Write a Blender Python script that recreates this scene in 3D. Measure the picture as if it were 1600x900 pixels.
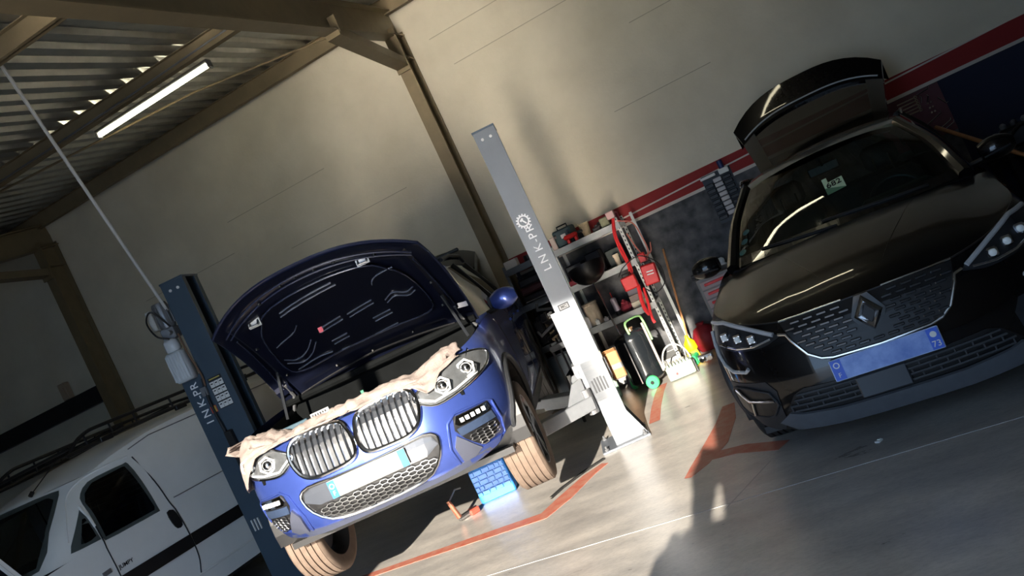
import bpy, bmesh, math, random
from mathutils import Vector, Matrix, Euler
from mathutils.bvhtree import BVHTree
from mathutils.geometry import delaunay_2d_cdt

random.seed(7)
SC = bpy.context.scene
COL = SC.collection
for o in list(bpy.data.objects):
    bpy.data.objects.remove(o)

# ------------------------------------------------------------------ camera
F_PX = 1209.0
ROLL = math.radians(25.0)
PITCH = math.radians(0.4)
EYE = Vector((0, 0, 1.6))
cr, sr = math.cos(ROLL), math.sin(ROLL)
fwd = Vector((0, math.cos(PITCH), -math.sin(PITCH)))
up0 = Vector((0, math.sin(PITCH), math.cos(PITCH)))
rgt0 = Vector((1, 0, 0))
c_right = rgt0 * cr - up0 * sr
c_up = rgt0 * sr + up0 * cr
cam_d = bpy.data.cameras.new('camera')
cam_d.sensor_width = 36.0
cam_d.lens = F_PX / 1600.0 * 36.0
cam_d.clip_start = 0.05
cam = bpy.data.objects.new('camera', cam_d)
COL.objects.link(cam)
cam.matrix_world = Matrix(((c_right.x, c_up.x, -fwd.x, EYE.x),
                           (c_right.y, c_up.y, -fwd.y, EYE.y),
                           (c_right.z, c_up.z, -fwd.z, EYE.z),
                           (0, 0, 0, 1)))
SC.camera = cam

# ------------------------------------------------------------------ world, sun, exposure
SUN_EL = math.radians(18.0)
SUN_AZ = math.radians(14.0)          # the light travels towards +Y and a little to +X
world = bpy.data.worlds.new('sky')
SC.world = world
world.use_nodes = True
wn = world.node_tree
wn.nodes.clear()
w_out = wn.nodes.new('ShaderNodeOutputWorld')
w_bg = wn.nodes.new('ShaderNodeBackground')
w_bg.inputs['Color'].default_value = (0.46, 0.68, 1.0, 1)
w_bg.inputs['Strength'].default_value = 1.8
wn.links.new(w_bg.outputs[0], w_out.inputs[0])

sun_d = bpy.data.lights.new('sun', 'SUN')
sun_d.energy = 6.8
sun_d.color = (1.0, 0.90, 0.76)
sun_d.angle = math.radians(0.53)
sun = bpy.data.objects.new('sun', sun_d)
COL.objects.link(sun)
travel = Vector((math.sin(SUN_AZ) * math.cos(SUN_EL), math.cos(SUN_AZ) * math.cos(SUN_EL), -math.sin(SUN_EL)))
sun.rotation_euler = travel.to_track_quat('-Z', 'Y').to_euler()
sun.location = (-3, -8, 6)

SC.view_settings.view_transform = 'Standard'
SC.view_settings.look = 'None'
SC.view_settings.gamma = 1.0
SC.view_settings.use_curve_mapping = False
SC.view_settings.exposure = 1.25
SC.cycles.blur_glossy = 0.12          # keep the low sun's sheen off the polished floor
SC.cycles.sample_clamp_indirect = 12.0

# ------------------------------------------------------------------ material helpers
def lin(c):
    return tuple((v / 12.92 if v <= 0.04045 else ((v + 0.055) / 1.055) ** 2.4) for v in c)

def rgb(r, g, b):
    return lin((r / 255, g / 255, b / 255))

MATS = {}

def mat(name, col, rough=0.5, metal=0.0, var=0.0, scale=8.0, coat=0.0, emit=None, estr=0.0,
        trans=0.0, bump=0.0, bscale=40.0, spec=0.5, ior=1.45, alpha=1.0, var_r=0.0, col2=None):
    """Principled material with a procedural noise that mottles colour, roughness and relief."""
    if name in MATS:
        return MATS[name]
    m = bpy.data.materials.new(name)
    m.use_nodes = True
    nt = m.node_tree
    b = nt.nodes['Principled BSDF']
    b.inputs['Base Color'].default_value = (*col, 1)
    b.inputs['Roughness'].default_value = rough
    b.inputs['Metallic'].default_value = metal
    b.inputs['IOR'].default_value = ior
    b.inputs['Specular IOR Level'].default_value = spec
    b.inputs['Coat Weight'].default_value = coat
    b.inputs['Coat Roughness'].default_value = 0.04
    b.inputs['Transmission Weight'].default_value = trans
    b.inputs['Alpha'].default_value = alpha
    if emit:
        b.inputs['Emission Color'].default_value = (*emit, 1)
        b.inputs['Emission Strength'].default_value = estr
    tc = nt.nodes.new('ShaderNodeTexCoord')
    if var > 0 or col2:
        n = nt.nodes.new('ShaderNodeTexNoise')
        n.inputs['Scale'].default_value = scale
        n.inputs['Detail'].default_value = 5
        n.inputs['Roughness'].default_value = 0.62
        nt.links.new(tc.outputs['Object'], n.inputs['Vector'])
        r = nt.nodes.new('ShaderNodeValToRGB')
        r.color_ramp.elements[0].position = 0.3
        r.color_ramp.elements[1].position = 0.72
        lo = tuple(max(0, v * (1 - var)) for v in col)
        hi = tuple(min(1, v * (1 + var)) for v in col) if not col2 else col2
        r.color_ramp.elements[0].color = (*lo, 1)
        r.color_ramp.elements[1].color = (*hi, 1)
        nt.links.new(n.outputs['Fac'], r.inputs['Fac'])
        nt.links.new(r.outputs['Color'], b.inputs['Base Color'])
        if var_r > 0:
            mr = nt.nodes.new('ShaderNodeMapRange')
            mr.inputs['To Min'].default_value = max(0.02, rough - var_r)
            mr.inputs['To Max'].default_value = min(1, rough + var_r)
            nt.links.new(n.outputs['Fac'], mr.inputs['Value'])
            nt.links.new(mr.outputs[0], b.inputs['Roughness'])
    if bump > 0:
        n2 = nt.nodes.new('ShaderNodeTexNoise')
        n2.inputs['Scale'].default_value = bscale
        n2.inputs['Detail'].default_value = 4
        nt.links.new(tc.outputs['Object'], n2.inputs['Vector'])
        bp = nt.nodes.new('ShaderNodeBump')
        bp.inputs['Strength'].default_value = bump
        bp.inputs['Distance'].default_value = 0.01
        nt.links.new(n2.outputs['Fac'], bp.inputs['Height'])
        nt.links.new(bp.outputs[0], b.inputs['Normal'])
    MATS[name] = m
    return m

# ------------------------------------------------------------------ mesh helpers
def V(*a):
    return Vector(a)

class MB:
    """Collects shapes; build() links them as ONE mesh object."""
    def __init__(self):
        self.v = []
        self.f = []
        self.mi = []
        self.cur = 0

    def add(self, vs, fs):
        n = len(self.v)
        self.v += [tuple(p) for p in vs]
        self.f += [tuple(i + n for i in f) for f in fs]
        self.mi += [self.cur] * len(fs)
        return self

    def box(self, x0, x1, y0, y1, z0, z1, M=None, bev=0.0):
        if bev > 0:
            b = min(bev, (x1 - x0) * .45, (y1 - y0) * .45, (z1 - z0) * .45)
            vs = []
            idx = {}
            for sx in (0, 1):
                for sy in (0, 1):
                    for sz in (0, 1):
                        c = (x1 if sx else x0, y1 if sy else y0, z1 if sz else z0)
                        d = (-b if sx else b, -b if sy else b, -b if sz else b)
                        for ax in range(3):
                            p = [c[k] + (0 if k == ax else d[k]) for k in range(3)]
                            idx[(sx, sy, sz, ax)] = len(vs)
                            vs.append(Vector(p))
            fs = []
            g = lambda a, b_, c_, ax: idx[(a, b_, c_, ax)]
            for s in (0, 1):
                fs.append([g(s, 0, 0, 0), g(s, 1, 0, 0), g(s, 1, 1, 0), g(s, 0, 1, 0)])
                fs.append([g(0, s, 0, 1), g(1, s, 0, 1), g(1, s, 1, 1), g(0, s, 1, 1)])
                fs.append([g(0, 0, s, 2), g(1, 0, s, 2), g(1, 1, s, 2), g(0, 1, s, 2)])
            for a in (0, 1):
                for b_ in (0, 1):
                    fs.append([g(a, b_, 0, 0), g(a, b_, 1, 0), g(a, b_, 1, 1), g(a, b_, 0, 1)])
                    fs.append([g(a, 0, b_, 0), g(a, 1, b_, 0), g(a, 1, b_, 2), g(a, 0, b_, 2)])
                    fs.append([g(0, a, b_, 1), g(1, a, b_, 1), g(1, a, b_, 2), g(0, a, b_, 2)])
                    for c_ in (0, 1):
                        fs.append([g(a, b_, c_, 0), g(a, b_, c_, 1), g(a, b_, c_, 2)])
        else:
            vs = [Vector(p) for p in ((x0, y0, z0), (x1, y0, z0), (x1, y1, z0), (x0, y1, z0),
                                      (x0, y0, z1), (x1, y0, z1), (x1, y1, z1), (x0, y1, z1))]
            fs = [(0, 3, 2, 1), (4, 5, 6, 7), (0, 1, 5, 4), (1, 2, 6, 5), (2, 3, 7, 6), (3, 0, 4, 7)]
        if M is not None:
            vs = [M @ p for p in vs]
        return self.add(vs, fs)

    def tube(self, pts, r, n=8, caps=True, closed=False):
        pts = [Vector(p) for p in pts]
        m = len(pts)
        rr = r if isinstance(r, (list, tuple)) else [r] * m
        rings = []
        ref = None
        for i, p in enumerate(pts):
            if closed:
                t = pts[(i + 1) % m] - pts[i - 1]
            else:
                t = pts[min(i + 1, m - 1)] - pts[max(i - 1, 0)]
            if t.length < 1e-9:
                t = Vector((0, 0, 1))
            t.normalize()
            if ref is None:
                a = Vector((0, 0, 1)) if abs(t.z) < .9 else Vector((1, 0, 0))
                ref = t.cross(a).normalized()
            ref = ref - t * ref.dot(t)
            if ref.length < 1e-6:
                ref = t.orthogonal()
            ref.normalize()
            bn = t.cross(ref)
            rings.append([p + (ref * math.cos(2 * math.pi * k / n) + bn * math.sin(2 * math.pi * k / n)) * rr[i] for k in range(n)])
        vs = [q for ring in rings for q in ring]
        fs = []
        for i in range(m if closed else m - 1):
            j = (i + 1) % m
            for k in range(n):
                k2 = (k + 1) % n
                fs.append((i * n + k, i * n + k2, j * n + k2, j * n + k))
        if caps and not closed:
            fs.append(tuple(range(n - 1, -1, -1)))
            fs.append(tuple((m - 1) * n + k for k in range(n)))
        return self.add(vs, fs)

    def lathe(self, prof, M=None, n=24, caps=True):
        """prof: list of (r, z)."""
        vs = []
        fs = []
        for (r, z) in prof:
            for k in range(n):
                a = 2 * math.pi * k / n
                vs.append(Vector((r * math.cos(a), r * math.sin(a), z)))
        for i in range(len(prof) - 1):
            for k in range(n):
                k2 = (k + 1) % n
                fs.append((i * n + k, i * n + k2, (i + 1) * n + k2, (i + 1) * n + k))
        if caps:
            fs.append(tuple(range(n - 1, -1, -1)))
            fs.append(tuple((len(prof) - 1) * n + k for k in range(n)))
        if M is not None:
            vs = [M @ p for p in vs]
        return self.add(vs, fs)

    def prism(self, poly, d0, d1, axis='y', M=None):
        """poly in the plane across `axis`; y: (x,z), x: (y,z), z: (x,y)."""
        n = len(poly)
        mk = {'y': lambda a, b, d: Vector((a, d, b)), 'x': lambda a, b, d: Vector((d, a, b)), 'z': lambda a, b, d: Vector((a, b, d))}[axis]
        vs = [mk(a, b, d0) for a, b in poly] + [mk(a, b, d1) for a, b in poly]
        if M is not None:
            vs = [M @ p for p in vs]
        fs = [tuple(range(n)), tuple(range(2 * n - 1, n - 1, -1))]
        fs += [(i, i + n, (i + 1) % n + n, (i + 1) % n) for i in range(n)]
        return self.add(vs, fs)

    def grid(self, rows, wrap=False):
        m = len(rows[0])
        vs = [p for r in rows for p in r]
        fs = []
        for i in range(len(rows) - 1):
            for k in range(m if wrap else m - 1):
                k2 = (k + 1) % m
                fs.append((i * m + k, i * m + k2, (i + 1) * m + k2, (i + 1) * m + k))
        return self.add(vs, fs)

    def mesh(self, name, smooth=False):
        me = bpy.data.meshes.new(name)
        me.from_pydata(self.v, [], self.f)
        bm = bmesh.new()
        bm.from_mesh(me)
        bmesh.ops.recalc_face_normals(bm, faces=bm.faces)
        bm.to_mesh(me)
        bm.free()
        if any(self.mi):
            me.polygons.foreach_set('material_index', self.mi)
        if smooth:
            me.polygons.foreach_set('use_smooth', [True] * len(me.polygons))
            try:
                me.set_sharp_from_angle(angle=math.radians(38 if smooth is True else smooth))
            except Exception:
                pass
        me.update()
        return me

    def build(self, name, m=None, parent=None, smooth=False, label=None, mats=None):
        me = self.mesh(name, smooth)
        for mm in (mats or [m]):
            me.materials.append(mm)
        o = bpy.data.objects.new(name, me)
        COL.objects.link(o)
        if parent is not None:
            o.parent = parent
        if label:
            o['label'] = label
        return o

def tag(o, label=None, cat=None, group=None, kind=None):
    if label: o['label'] = label
    if cat: o['category'] = cat
    if group: o['group'] = group
    if kind: o['kind'] = kind
    return o

def thing(name, label, cat, M=None, group=None):
    e = bpy.data.objects.new(name, None)
    e.empty_display_size = 0.1
    COL.objects.link(e)
    if M is not None:
        e.matrix_world = M
    return tag(e, label, cat, group)

def copy_tree(o, parent=None):
    c = o.copy()
    COL.objects.link(c)
    if parent is not None:
        c.parent = parent
        c.matrix_parent_inverse = o.matrix_parent_inverse
    for ch in [k for k in COL.objects if k.parent == o]:
        copy_tree(ch, c)
    return c

def cr_spline(pts, n, closed=False):
    """Catmull-Rom resample (component-wise, n samples per span)."""
    P = [Vector(p) for p in pts]
    m = len(P)
    out = []
    rng = m if closed else m - 1
    for i in range(rng):
        if closed:
            a, b, c, d = P[i - 1], P[i], P[(i + 1) % m], P[(i + 2) % m]
        else:
            b, c = P[i], P[i + 1]
            a = P[i - 1] if i > 0 else b * 2 - c
            d = P[i + 2] if i + 2 < m else c * 2 - b
        for k in range(n):
            t = k / n
            out.append(0.5 * ((2 * b) + (c - a) * t + (2 * a - 5 * b + 4 * c - d) * t * t + (3 * b - a - 3 * c + d) * t ** 3))
    if not closed:
        out.append(P[-1].copy())
    return out

def interp(tab, x):
    """piecewise-linear table lookup with a smooth step."""
    if x <= tab[0][0]: return tab[0][1]
    for (a, va), (b, vb) in zip(tab, tab[1:]):
        if x <= b:
            return va + (vb - va) * (x - a) / (b - a)
    return tab[-1][1]

FONT = bpy.data.fonts.load('<builtin>') if False else None

def text_mesh(name, s, size, m, parent, M, depth=0.001, bold=0.0, align='CENTER', sx=1.0, label=None):
    cu = bpy.data.curves.new(name, 'FONT')
    cu.body = s
    cu.size = size
    cu.extrude = depth
    cu.offset = bold
    cu.align_x = align
    cu.align_y = 'CENTER'
    to = bpy.data.objects.new(name, cu)
    me = bpy.data.meshes.new_from_object(to)
    bpy.data.objects.remove(to)
    bpy.data.curves.remove(cu)
    me.transform(M @ Matrix.Diagonal((sx, 1, 1, 1)))
    me.name = name
    me.materials.clear()
    me.materials.append(m)
    o = bpy.data.objects.new(name, me)
    COL.objects.link(o)
    o.parent = parent
    if label:
        o['label'] = label
    return o

# text lying in a plane that faces -Y: local text x -> +X, text y -> +Z
FACE_Y = Matrix(((1, 0, 0, 0), (0, 0, -1, 0), (0, 1, 0, 0), (0, 0, 0, 1)))

def TR(x, y, z):
    return Matrix.Translation((x, y, z))

def RX(d): return Matrix.Rotation(math.radians(d), 4, 'X')
def RY(d): return Matrix.Rotation(math.radians(d), 4, 'Y')
def RZ(d): return Matrix.Rotation(math.radians(d), 4, 'Z')

# ------------------------------------------------------------------ the building's own frame
# s runs along the back wall to the right, t comes away from it into the room
WY = math.radians(17.0)
WD = 8.9
E1 = Vector((math.cos(WY), -math.sin(WY), 0))
NN = Vector((math.sin(WY), math.cos(WY), 0))
BF = Matrix(((E1.x, -NN.x, 0, NN.x * WD), (E1.y, -NN.y, 0, NN.y * WD), (0, 0, 1, 0), (0, 0, 0, 1)))   # (s,t,z) -> world

def W(s, t, z):
    return BF @ Vector((s, t, z))

def roof_z(t):
    return 5.30 - 0.165 * t

def setting(o, kind='structure'):
    o['kind'] = kind
    return o

# -------- materials of the room
def floor_material():
    m = bpy.data.materials.new('worn_concrete')
    m.use_nodes = True
    nt = m.node_tree
    b = nt.nodes['Principled BSDF']
    L = nt.links.new
    tc = nt.nodes.new('ShaderNodeTexCoord')
    mp = nt.nodes.new('ShaderNodeMapping')
    mp.inputs['Scale'].default_value = (1.0, 2.6, 1.0)
    mp.inputs['Rotation'].default_value = (0, 0, math.radians(24))
    L(tc.outputs['Object'], mp.inputs[0])
    n1 = nt.nodes.new('ShaderNodeTexNoise')
    n1.inputs['Scale'].default_value = 1.6
    n1.inputs['Detail'].default_value = 9
    n1.inputs['Roughness'].default_value = 0.68
    L(mp.outputs[0], n1.inputs['Vector'])
    r1 = nt.nodes.new('ShaderNodeValToRGB')
    r1.color_ramp.elements[0].position = 0.32
    r1.color_ramp.elements[0].color = (*rgb(158, 155, 152), 1)
    r1.color_ramp.elements[1].position = 0.66
    r1.color_ramp.elements[1].color = (*rgb(204, 198, 190), 1)
    L(n1.outputs['Fac'], r1.inputs[0])
    n2 = nt.nodes.new('ShaderNodeTexNoise')
    n2.inputs['Scale'].default_value = 26
    n2.inputs['Detail'].default_value = 8
    n2.inputs['Roughness'].default_value = 0.75
    L(mp.outputs[0], n2.inputs['Vector'])
    r2 = nt.nodes.new('ShaderNodeValToRGB')
    r2.color_ramp.elements[0].position = 0.28
    r2.color_ramp.elements[0].color = (0.62, 0.62, 0.64, 1)
    r2.color_ramp.elements[1].position = 0.55
    r2.color_ramp.elements[1].color = (1, 1, 1, 1)
    L(n2.outputs['Fac'], r2.inputs[0])
    mx = nt.nodes.new('ShaderNodeMix')
    mx.data_type = 'RGBA'
    mx.blend_type = 'MULTIPLY'
    mx.inputs[0].default_value = 0.85
    L(r1.outputs[0], mx.inputs[6])
    L(r2.outputs[0], mx.inputs[7])
    # dark oil stains with a shape of their own
    n3 = nt.nodes.new('ShaderNodeTexNoise')
    n3.inputs['Scale'].default_value = 0.9
    n3.inputs['Detail'].default_value = 3
    L(tc.outputs['Object'], n3.inputs['Vector'])
    r3 = nt.nodes.new('ShaderNodeValToRGB')
    r3.color_ramp.elements[0].position = 0.58
    r3.color_ramp.elements[0].color = (1, 1, 1, 1)
    r3.color_ramp.elements[1].position = 0.75
    r3.color_ramp.elements[1].color = (0.6, 0.6, 0.62, 1)
    L(n3.outputs['Fac'], r3.inputs[0])
    mx2 = nt.nodes.new('ShaderNodeMix')
    mx2.data_type = 'RGBA'
    mx2.blend_type = 'MULTIPLY'
    mx2.inputs[0].default_value = 1.0
    L(mx.outputs[2], mx2.inputs[6])
    L(r3.outputs[0], mx2.inputs[7])
    L(mx2.outputs[2], b.inputs['Base Color'])
    mr = nt.nodes.new('ShaderNodeMapRange')
    mr.inputs['To Min'].default_value = 0.2
    mr.inputs['To Max'].default_value = 0.42
    L(n1.outputs['Fac'], mr.inputs['Value'])
    L(mr.outputs[0], b.inputs['Roughness'])
    b.inputs['IOR'].default_value = 2.1
    bp = nt.nodes.new('ShaderNodeBump')
    bp.inputs['Strength'].default_value = 0.06
    bp.inputs['Distance'].default_value = 0.01
    L(n2.outputs['Fac'], bp.inputs['Height'])
    L(bp.outputs[0], b.inputs['Normal'])
    return m

def wall_material():
    """cream render above, charcoal paint below, a red band with white lines between them (all paint on the wall)."""
    m = bpy.data.materials.new('painted_wall')
    m.use_nodes = True
    nt = m.node_tree
    b = nt.nodes['Principled BSDF']
    L = nt.links.new
    tc = nt.nodes.new('ShaderNodeTexCoord')
    sp = nt.nodes.new('ShaderNodeSeparateXYZ')
    L(tc.outputs['Object'], sp.inputs[0])
    n1 = nt.nodes.new('ShaderNodeTexNoise')
    n1.inputs['Scale'].default_value = 1.1
    n1.inputs['Detail'].default_value = 8
    n1.inputs['Roughness'].default_value = 0.6
    L(tc.outputs['Object'], n1.inputs['Vector'])
    r1 = nt.nodes.new('ShaderNodeValToRGB')
    r1.color_ramp.elements[0].position = 0.3
    r1.color_ramp.elements[0].color = (*rgb(206, 197, 176), 1)
    r1.color_ramp.elements[1].position = 0.7
    r1.color_ramp.elements[1].color = (*rgb(226, 217, 196), 1)
    L(n1.outputs['Fac'], r1.inputs[0])
    n2 = nt.nodes.new('ShaderNodeTexNoise')
    n2.inputs['Scale'].default_value = 7
    n2.inputs['Detail'].default_value = 7
    L(tc.outputs['Object'], n2.inputs['Vector'])
    r2 = nt.nodes.new('ShaderNodeValToRGB')
    r2.color_ramp.elements[0].position = 0.35
    r2.color_ramp.elements[0].color = (*rgb(54, 56, 60), 1)
    r2.color_ramp.elements[1].position = 0.8
    r2.color_ramp.elements[1].color = (*rgb(112, 112, 114), 1)
    L(n2.outputs['Fac'], r2.inputs[0])
    # navy paint on the right-hand part of the dado
    gs = nt.nodes.new('ShaderNodeMath'); gs.operation = 'GREATER_THAN'; gs.inputs[1].default_value = 2.28
    L(sp.outputs[0], gs.inputs[0])
    mxn = nt.nodes.new('ShaderNodeMix'); mxn.data_type = 'RGBA'
    L(gs.outputs[0], mxn.inputs[0])
    L(r2.outputs[0], mxn.inputs[6])
    mxn.inputs[7].default_value = (*rgb(30, 36, 58), 1)

    def above(h, node_a, col_a, node_b=None, col_b=None, slope=0.0, s0=0.0):
        g = nt.nodes.new('ShaderNodeMath'); g.operation = 'GREATER_THAN'
        if slope:
            ma = nt.nodes.new('ShaderNodeMath'); ma.operation = 'MULTIPLY_ADD'
            ma.inputs[1].default_value = -slope
            L(sp.outputs[0], ma.inputs[0])
            L(sp.outputs[2], ma.inputs[2])
            L(ma.outputs[0], g.inputs[0])
        else:
            L(sp.outputs[2], g.inputs[0])
        g.inputs[1].default_value = h
        mx = nt.nodes.new('ShaderNodeMix'); mx.data_type = 'RGBA'
        L(g.outputs[0], mx.inputs[0])
        if node_a is not None: L(node_a, mx.inputs[6])
        if node_b is not None: L(node_b, mx.inputs[7])
        else: mx.inputs[7].default_value = (*col_b, 1)
        return mx.outputs[2]
    red = rgb(142, 40, 40)
    white = rgb(205, 196, 186)
    o = mxn.outputs[2]
    o = above(1.625, o, None, None, white)
    o = above(1.66, o, None, None, red)
    # thin white line, hand painted and rising to the right
    o = above(1.755, o, None, None, white, slope=0.035)
    o = above(1.772, o, None, None, red, slope=0.035)
    o = above(1.862, o, None, r1.outputs[0])
    # the wall left of the column is bare render down to the floor
    gl = nt.nodes.new('ShaderNodeMath'); gl.operation = 'GREATER_THAN'; gl.inputs[1].default_value = -2.65
    L(sp.outputs[0], gl.inputs[0])
    mxl = nt.nodes.new('ShaderNodeMix'); mxl.data_type = 'RGBA'
    L(gl.outputs[0], mxl.inputs[0])
    L(r1.outputs[0], mxl.inputs[6])
    L(o, mxl.inputs[7])
    L(mxl.outputs[2], b.inputs['Base Color'])
    b.inputs['Roughness'].default_value = 0.85
    n3 = nt.nodes.new('ShaderNodeTexNoise')
    n3.inputs['Scale'].default_value = 30
    n3.inputs['Detail'].default_value = 6
    L(tc.outputs['Object'], n3.inputs['Vector'])
    bp = nt.nodes.new('ShaderNodeBump')
    bp.inputs['Strength'].default_value = 0.25
    bp.inputs['Distance'].default_value = 0.01
    L(n3.outputs['Fac'], bp.inputs['Height'])
    L(bp.outputs[0], b.inputs['Normal'])
    return m

M_FLOOR = floor_material()
M_WALL = wall_material()
M_RENDER = mat('grey_render', rgb(170, 162, 144), 0.9, var=0.12, scale=1.5, bump=0.2)
M_STEEL = mat('painted_steel', rgb(122, 108, 82), 0.5, var=0.12, scale=5)
M_DECK = mat('galvanised_deck', rgb(168, 170, 168), 0.3, metal=0.85, var=0.15, scale=6)
M_BLACK = mat('black_plastic', rgb(22, 22, 24), 0.45, var=0.2)
M_RUBBER = mat('rubber', rgb(34, 33, 33), 0.8, var=0.25, scale=20)
M_CHROME = mat('chrome', (0.75, 0.76, 0.78), 0.12, metal=1.0)
M_GREY = mat('grey_metal', rgb(128, 130, 134), 0.4, metal=0.6, var=0.15)
M_WHITE = mat('white_paint', rgb(215, 216, 214), 0.4, var=0.05)
M_RED = mat('red_plastic', rgb(206, 26, 28), 0.42, var=0.08)
M_DARK = mat('dark_metal', rgb(40, 43, 48), 0.45, metal=0.3, var=0.2)

# ------------------------------------------------------------------ structure
T_FRONT = 9.75            # distance of the front (door) wall from the back wall
S_L, S_R = -13.5, 9.0

b = MB()
b.box(S_L - 6, S_R + 6, -0.3, T_FRONT + 16, -0.25, 0.0)
fl = b.build('floor', M_FLOOR)
fl.matrix_world = BF
setting(fl)
tag(fl, 'worn grey concrete floor with red bay lines and long saw cuts')

b = MB()
b.box(S_L, S_R, -0.25, 0.0, 0.0, 5.6)
wb = b.build('wall_back', M_WALL)
wb.matrix_world = BF
setting(wb)
tag(wb, 'cream rendered back wall with red band over charcoal paint')
# raised bed joints of the blockwork, each a slim rib of render under the paint
jm = mat('render_joint', rgb(176, 168, 148), 0.9, var=0.1)
jb = MB()
jb.box(0, 1, 0, 0.003, -0.004, 0.004)
jme = None
for k, (s0, s1, z) in enumerate(((-2.2, -0.6, 4.22), (-2.35, -1.2, 4.62), (-0.3, 1.3, 4.28), (-0.75, 0.4, 2.85), (0.9, 2.6, 3.4), (-0.2, 1.0, 3.65),
                                  (-5.9, -4.3, 3.9), (-5.2, -3.4, 3.2), (-7.6, -6.0, 3.5), (-6.4, -4.9, 2.6))):
    if jme is None:
        o = jb.build('wall_joint', jm)
        jme = o.data
    else:
        o = bpy.data.objects.new('wall_joint', jme)
        COL.objects.link(o)
    o.parent = wb
    o.location = (s0, 0, z)
    o.scale = (s1 - s0, 1, 1)

b = MB()
b.box(S_L - 0.25, S_L, -0.25, T_FRONT, 0, 5.6)
w = b.build('wall_left', M_RENDER); w.matrix_world = BF; setting(w); tag(w, 'shaded end wall beyond the white van')
b = MB()
b.box(S_R, S_R + 0.25, -0.25, T_FRONT, 0, 5.6)
w = b.build('wall_right', M_RENDER); w.matrix_world = BF; setting(w); tag(w, 'end wall on the right, outside the view')
# front wall: a wide door opening on the left, solid from the jamb to the right
S_JAMB = -0.44
b = MB()
zf = roof_z(T_FRONT)
DOOR_H = 3.62
b.box(S_JAMB, S_R, T_FRONT, T_FRONT + 0.2, 0, zf)
b.box(S_L, -3.30, T_FRONT, T_FRONT + 0.2, 0, zf)
b.box(-3.30, S_JAMB, T_FRONT, T_FRONT + 0.2, DOOR_H, zf + 0.1)
w = b.build('wall_front', M_RENDER); w.matrix_world = BF; setting(w); tag(w, 'front wall with the open vehicle door, behind the viewer')

# corrugated roof deck (trapezoidal ribs run from the back wall to the door)
b = MB()
prof = []
p = 0.215
s = S_L
while s < S_R:
    prof += [(s, 0.0), (s + 0.085, 0.0), (s + 0.11, 0.045), (s + 0.19, 0.045)]
    s += p
prof.append((s, 0.0))
rows = []
for t in (-0.25, T_FRONT + 0.2):
    rows.append([Vector((a, t, roof_z(t) + h)) for a, h in prof])
for t in (T_FRONT + 0.2, -0.25):
    rows.append([Vector((a, t, roof_z(t) + 0.12)) for a, h in prof])
b.grid(rows)
ce = b.build('ceiling', M_DECK); ce.matrix_world = BF; setting(ce); tag(ce, 'corrugated galvanised roof deck')

# steel columns, rafters, purlins
def ibeam(b, L, depth, width, tf=0.014, tw=0.010):
    """I section, length along local z, depth along local y, flange along x"""
    b.box(-width / 2, width / 2, -depth / 2, -depth / 2 + tf, 0, L)
    b.box(-width / 2, width / 2, depth / 2 - tf, depth / 2, 0, L)
    b.box(-tw / 2, tw / 2, -depth / 2 + tf, depth / 2 - tf, 0, L)

slope = math.atan(0.165)
def frame_bay(s, which):
    c = thing('steel_column', 'brown steel column standing against the %s' % which, 'column', BF @ TR(s, 0.17, 0), 'steel columns along the back wall')
    m = MB(); ibeam(m, 4.86, 0.30, 0.15); m.build('shaft', M_STEEL, c)
    m = MB(); m.box(-0.13, 0.13, -0.17, 0.21, 0, 0.02); m.build('base_plate', M_STEEL, c)
    m = MB()
    for z in (4.50, 4.80): m.box(-0.07, 0.07, -0.14, 0.14, z, z + 0.014)
    m.build('stiffener', M_STEEL, c)
    r = thing('roof_rafter', 'brown steel rafter over the %s column' % which.split(' ')[0], 'beam', BF @ TR(s, 0, roof_z(0) - 0.15 - 0.17) @ Matrix.Rotation(-slope, 4, 'X') @ RX(-90), 'steel rafters under the roof')
    m = MB(); ibeam(m, (T_FRONT) / math.cos(slope) - 0.02, 0.33, 0.16); m.build('beam', M_STEEL, r)
    # haunch brace between column and rafter
    bpts = (Vector((s, 0.33, 4.42)), Vector((s, 1.95, roof_z(1.95) - 0.49)))
    d = (bpts[1] - bpts[0])
    q = d.to_track_quat('Z', 'Y').to_matrix().to_4x4()
    br = thing('knee_brace', 'brown knee brace from the %s column to its rafter' % which.split(' ')[0], 'brace', BF @ TR(*bpts[0]) @ q, 'knee braces of the frame')
    m = MB(); m.box(-0.075, 0.075, -0.05, 0.05, 0, d.length); m.build('bar', M_STEEL, br)
    m = MB(); m.box(-0.085, 0.085, -0.02, 0.16, d.length - 0.03, d.length - 0.012); m.build('end_plate', M_STEEL, br)
    m = MB(); m.box(-0.085, 0.085, -0.10, 0.06, 0.012, 0.03); m.build('end_plate', M_STEEL, br)
frame_bay(-2.68, 'middle of the back wall')
frame_bay(-8.62, 'far left of the back wall')
# stiffener plate on the web where the brace meets the middle rafter
for k, (t, hh) in enumerate(((0.10, 0.20), (2.5, 0.15), (4.65, 0.15), (6.8, 0.15))):
    b = MB()
    h = hh
    z1 = roof_z(t) - 0.005
    y0 = -0.035 if k else 0.0
    b.box(S_L, S_R, t + y0, t + y0 + 0.07, z1 - 0.008, z1)
    b.box(S_L, S_R, t + y0, t + y0 + 0.07, z1 - h, z1 - h + 0.008)
    b.box(S_L, S_R, t + y0 + 0.03, t + y0 + 0.04, z1 - h, z1)
    o = b.build('roof_purlin', M_STEEL)
    o.matrix_world = BF
    tag(o, ('brown edge purlin along the top of the back wall', 'steel purlin that carries the lit lamp tube', 'steel purlin at the upper left corner, above the white rod', 'steel purlin nearest the viewer, above the frame')[k], 'purlin', 'roof purlins')

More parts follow.
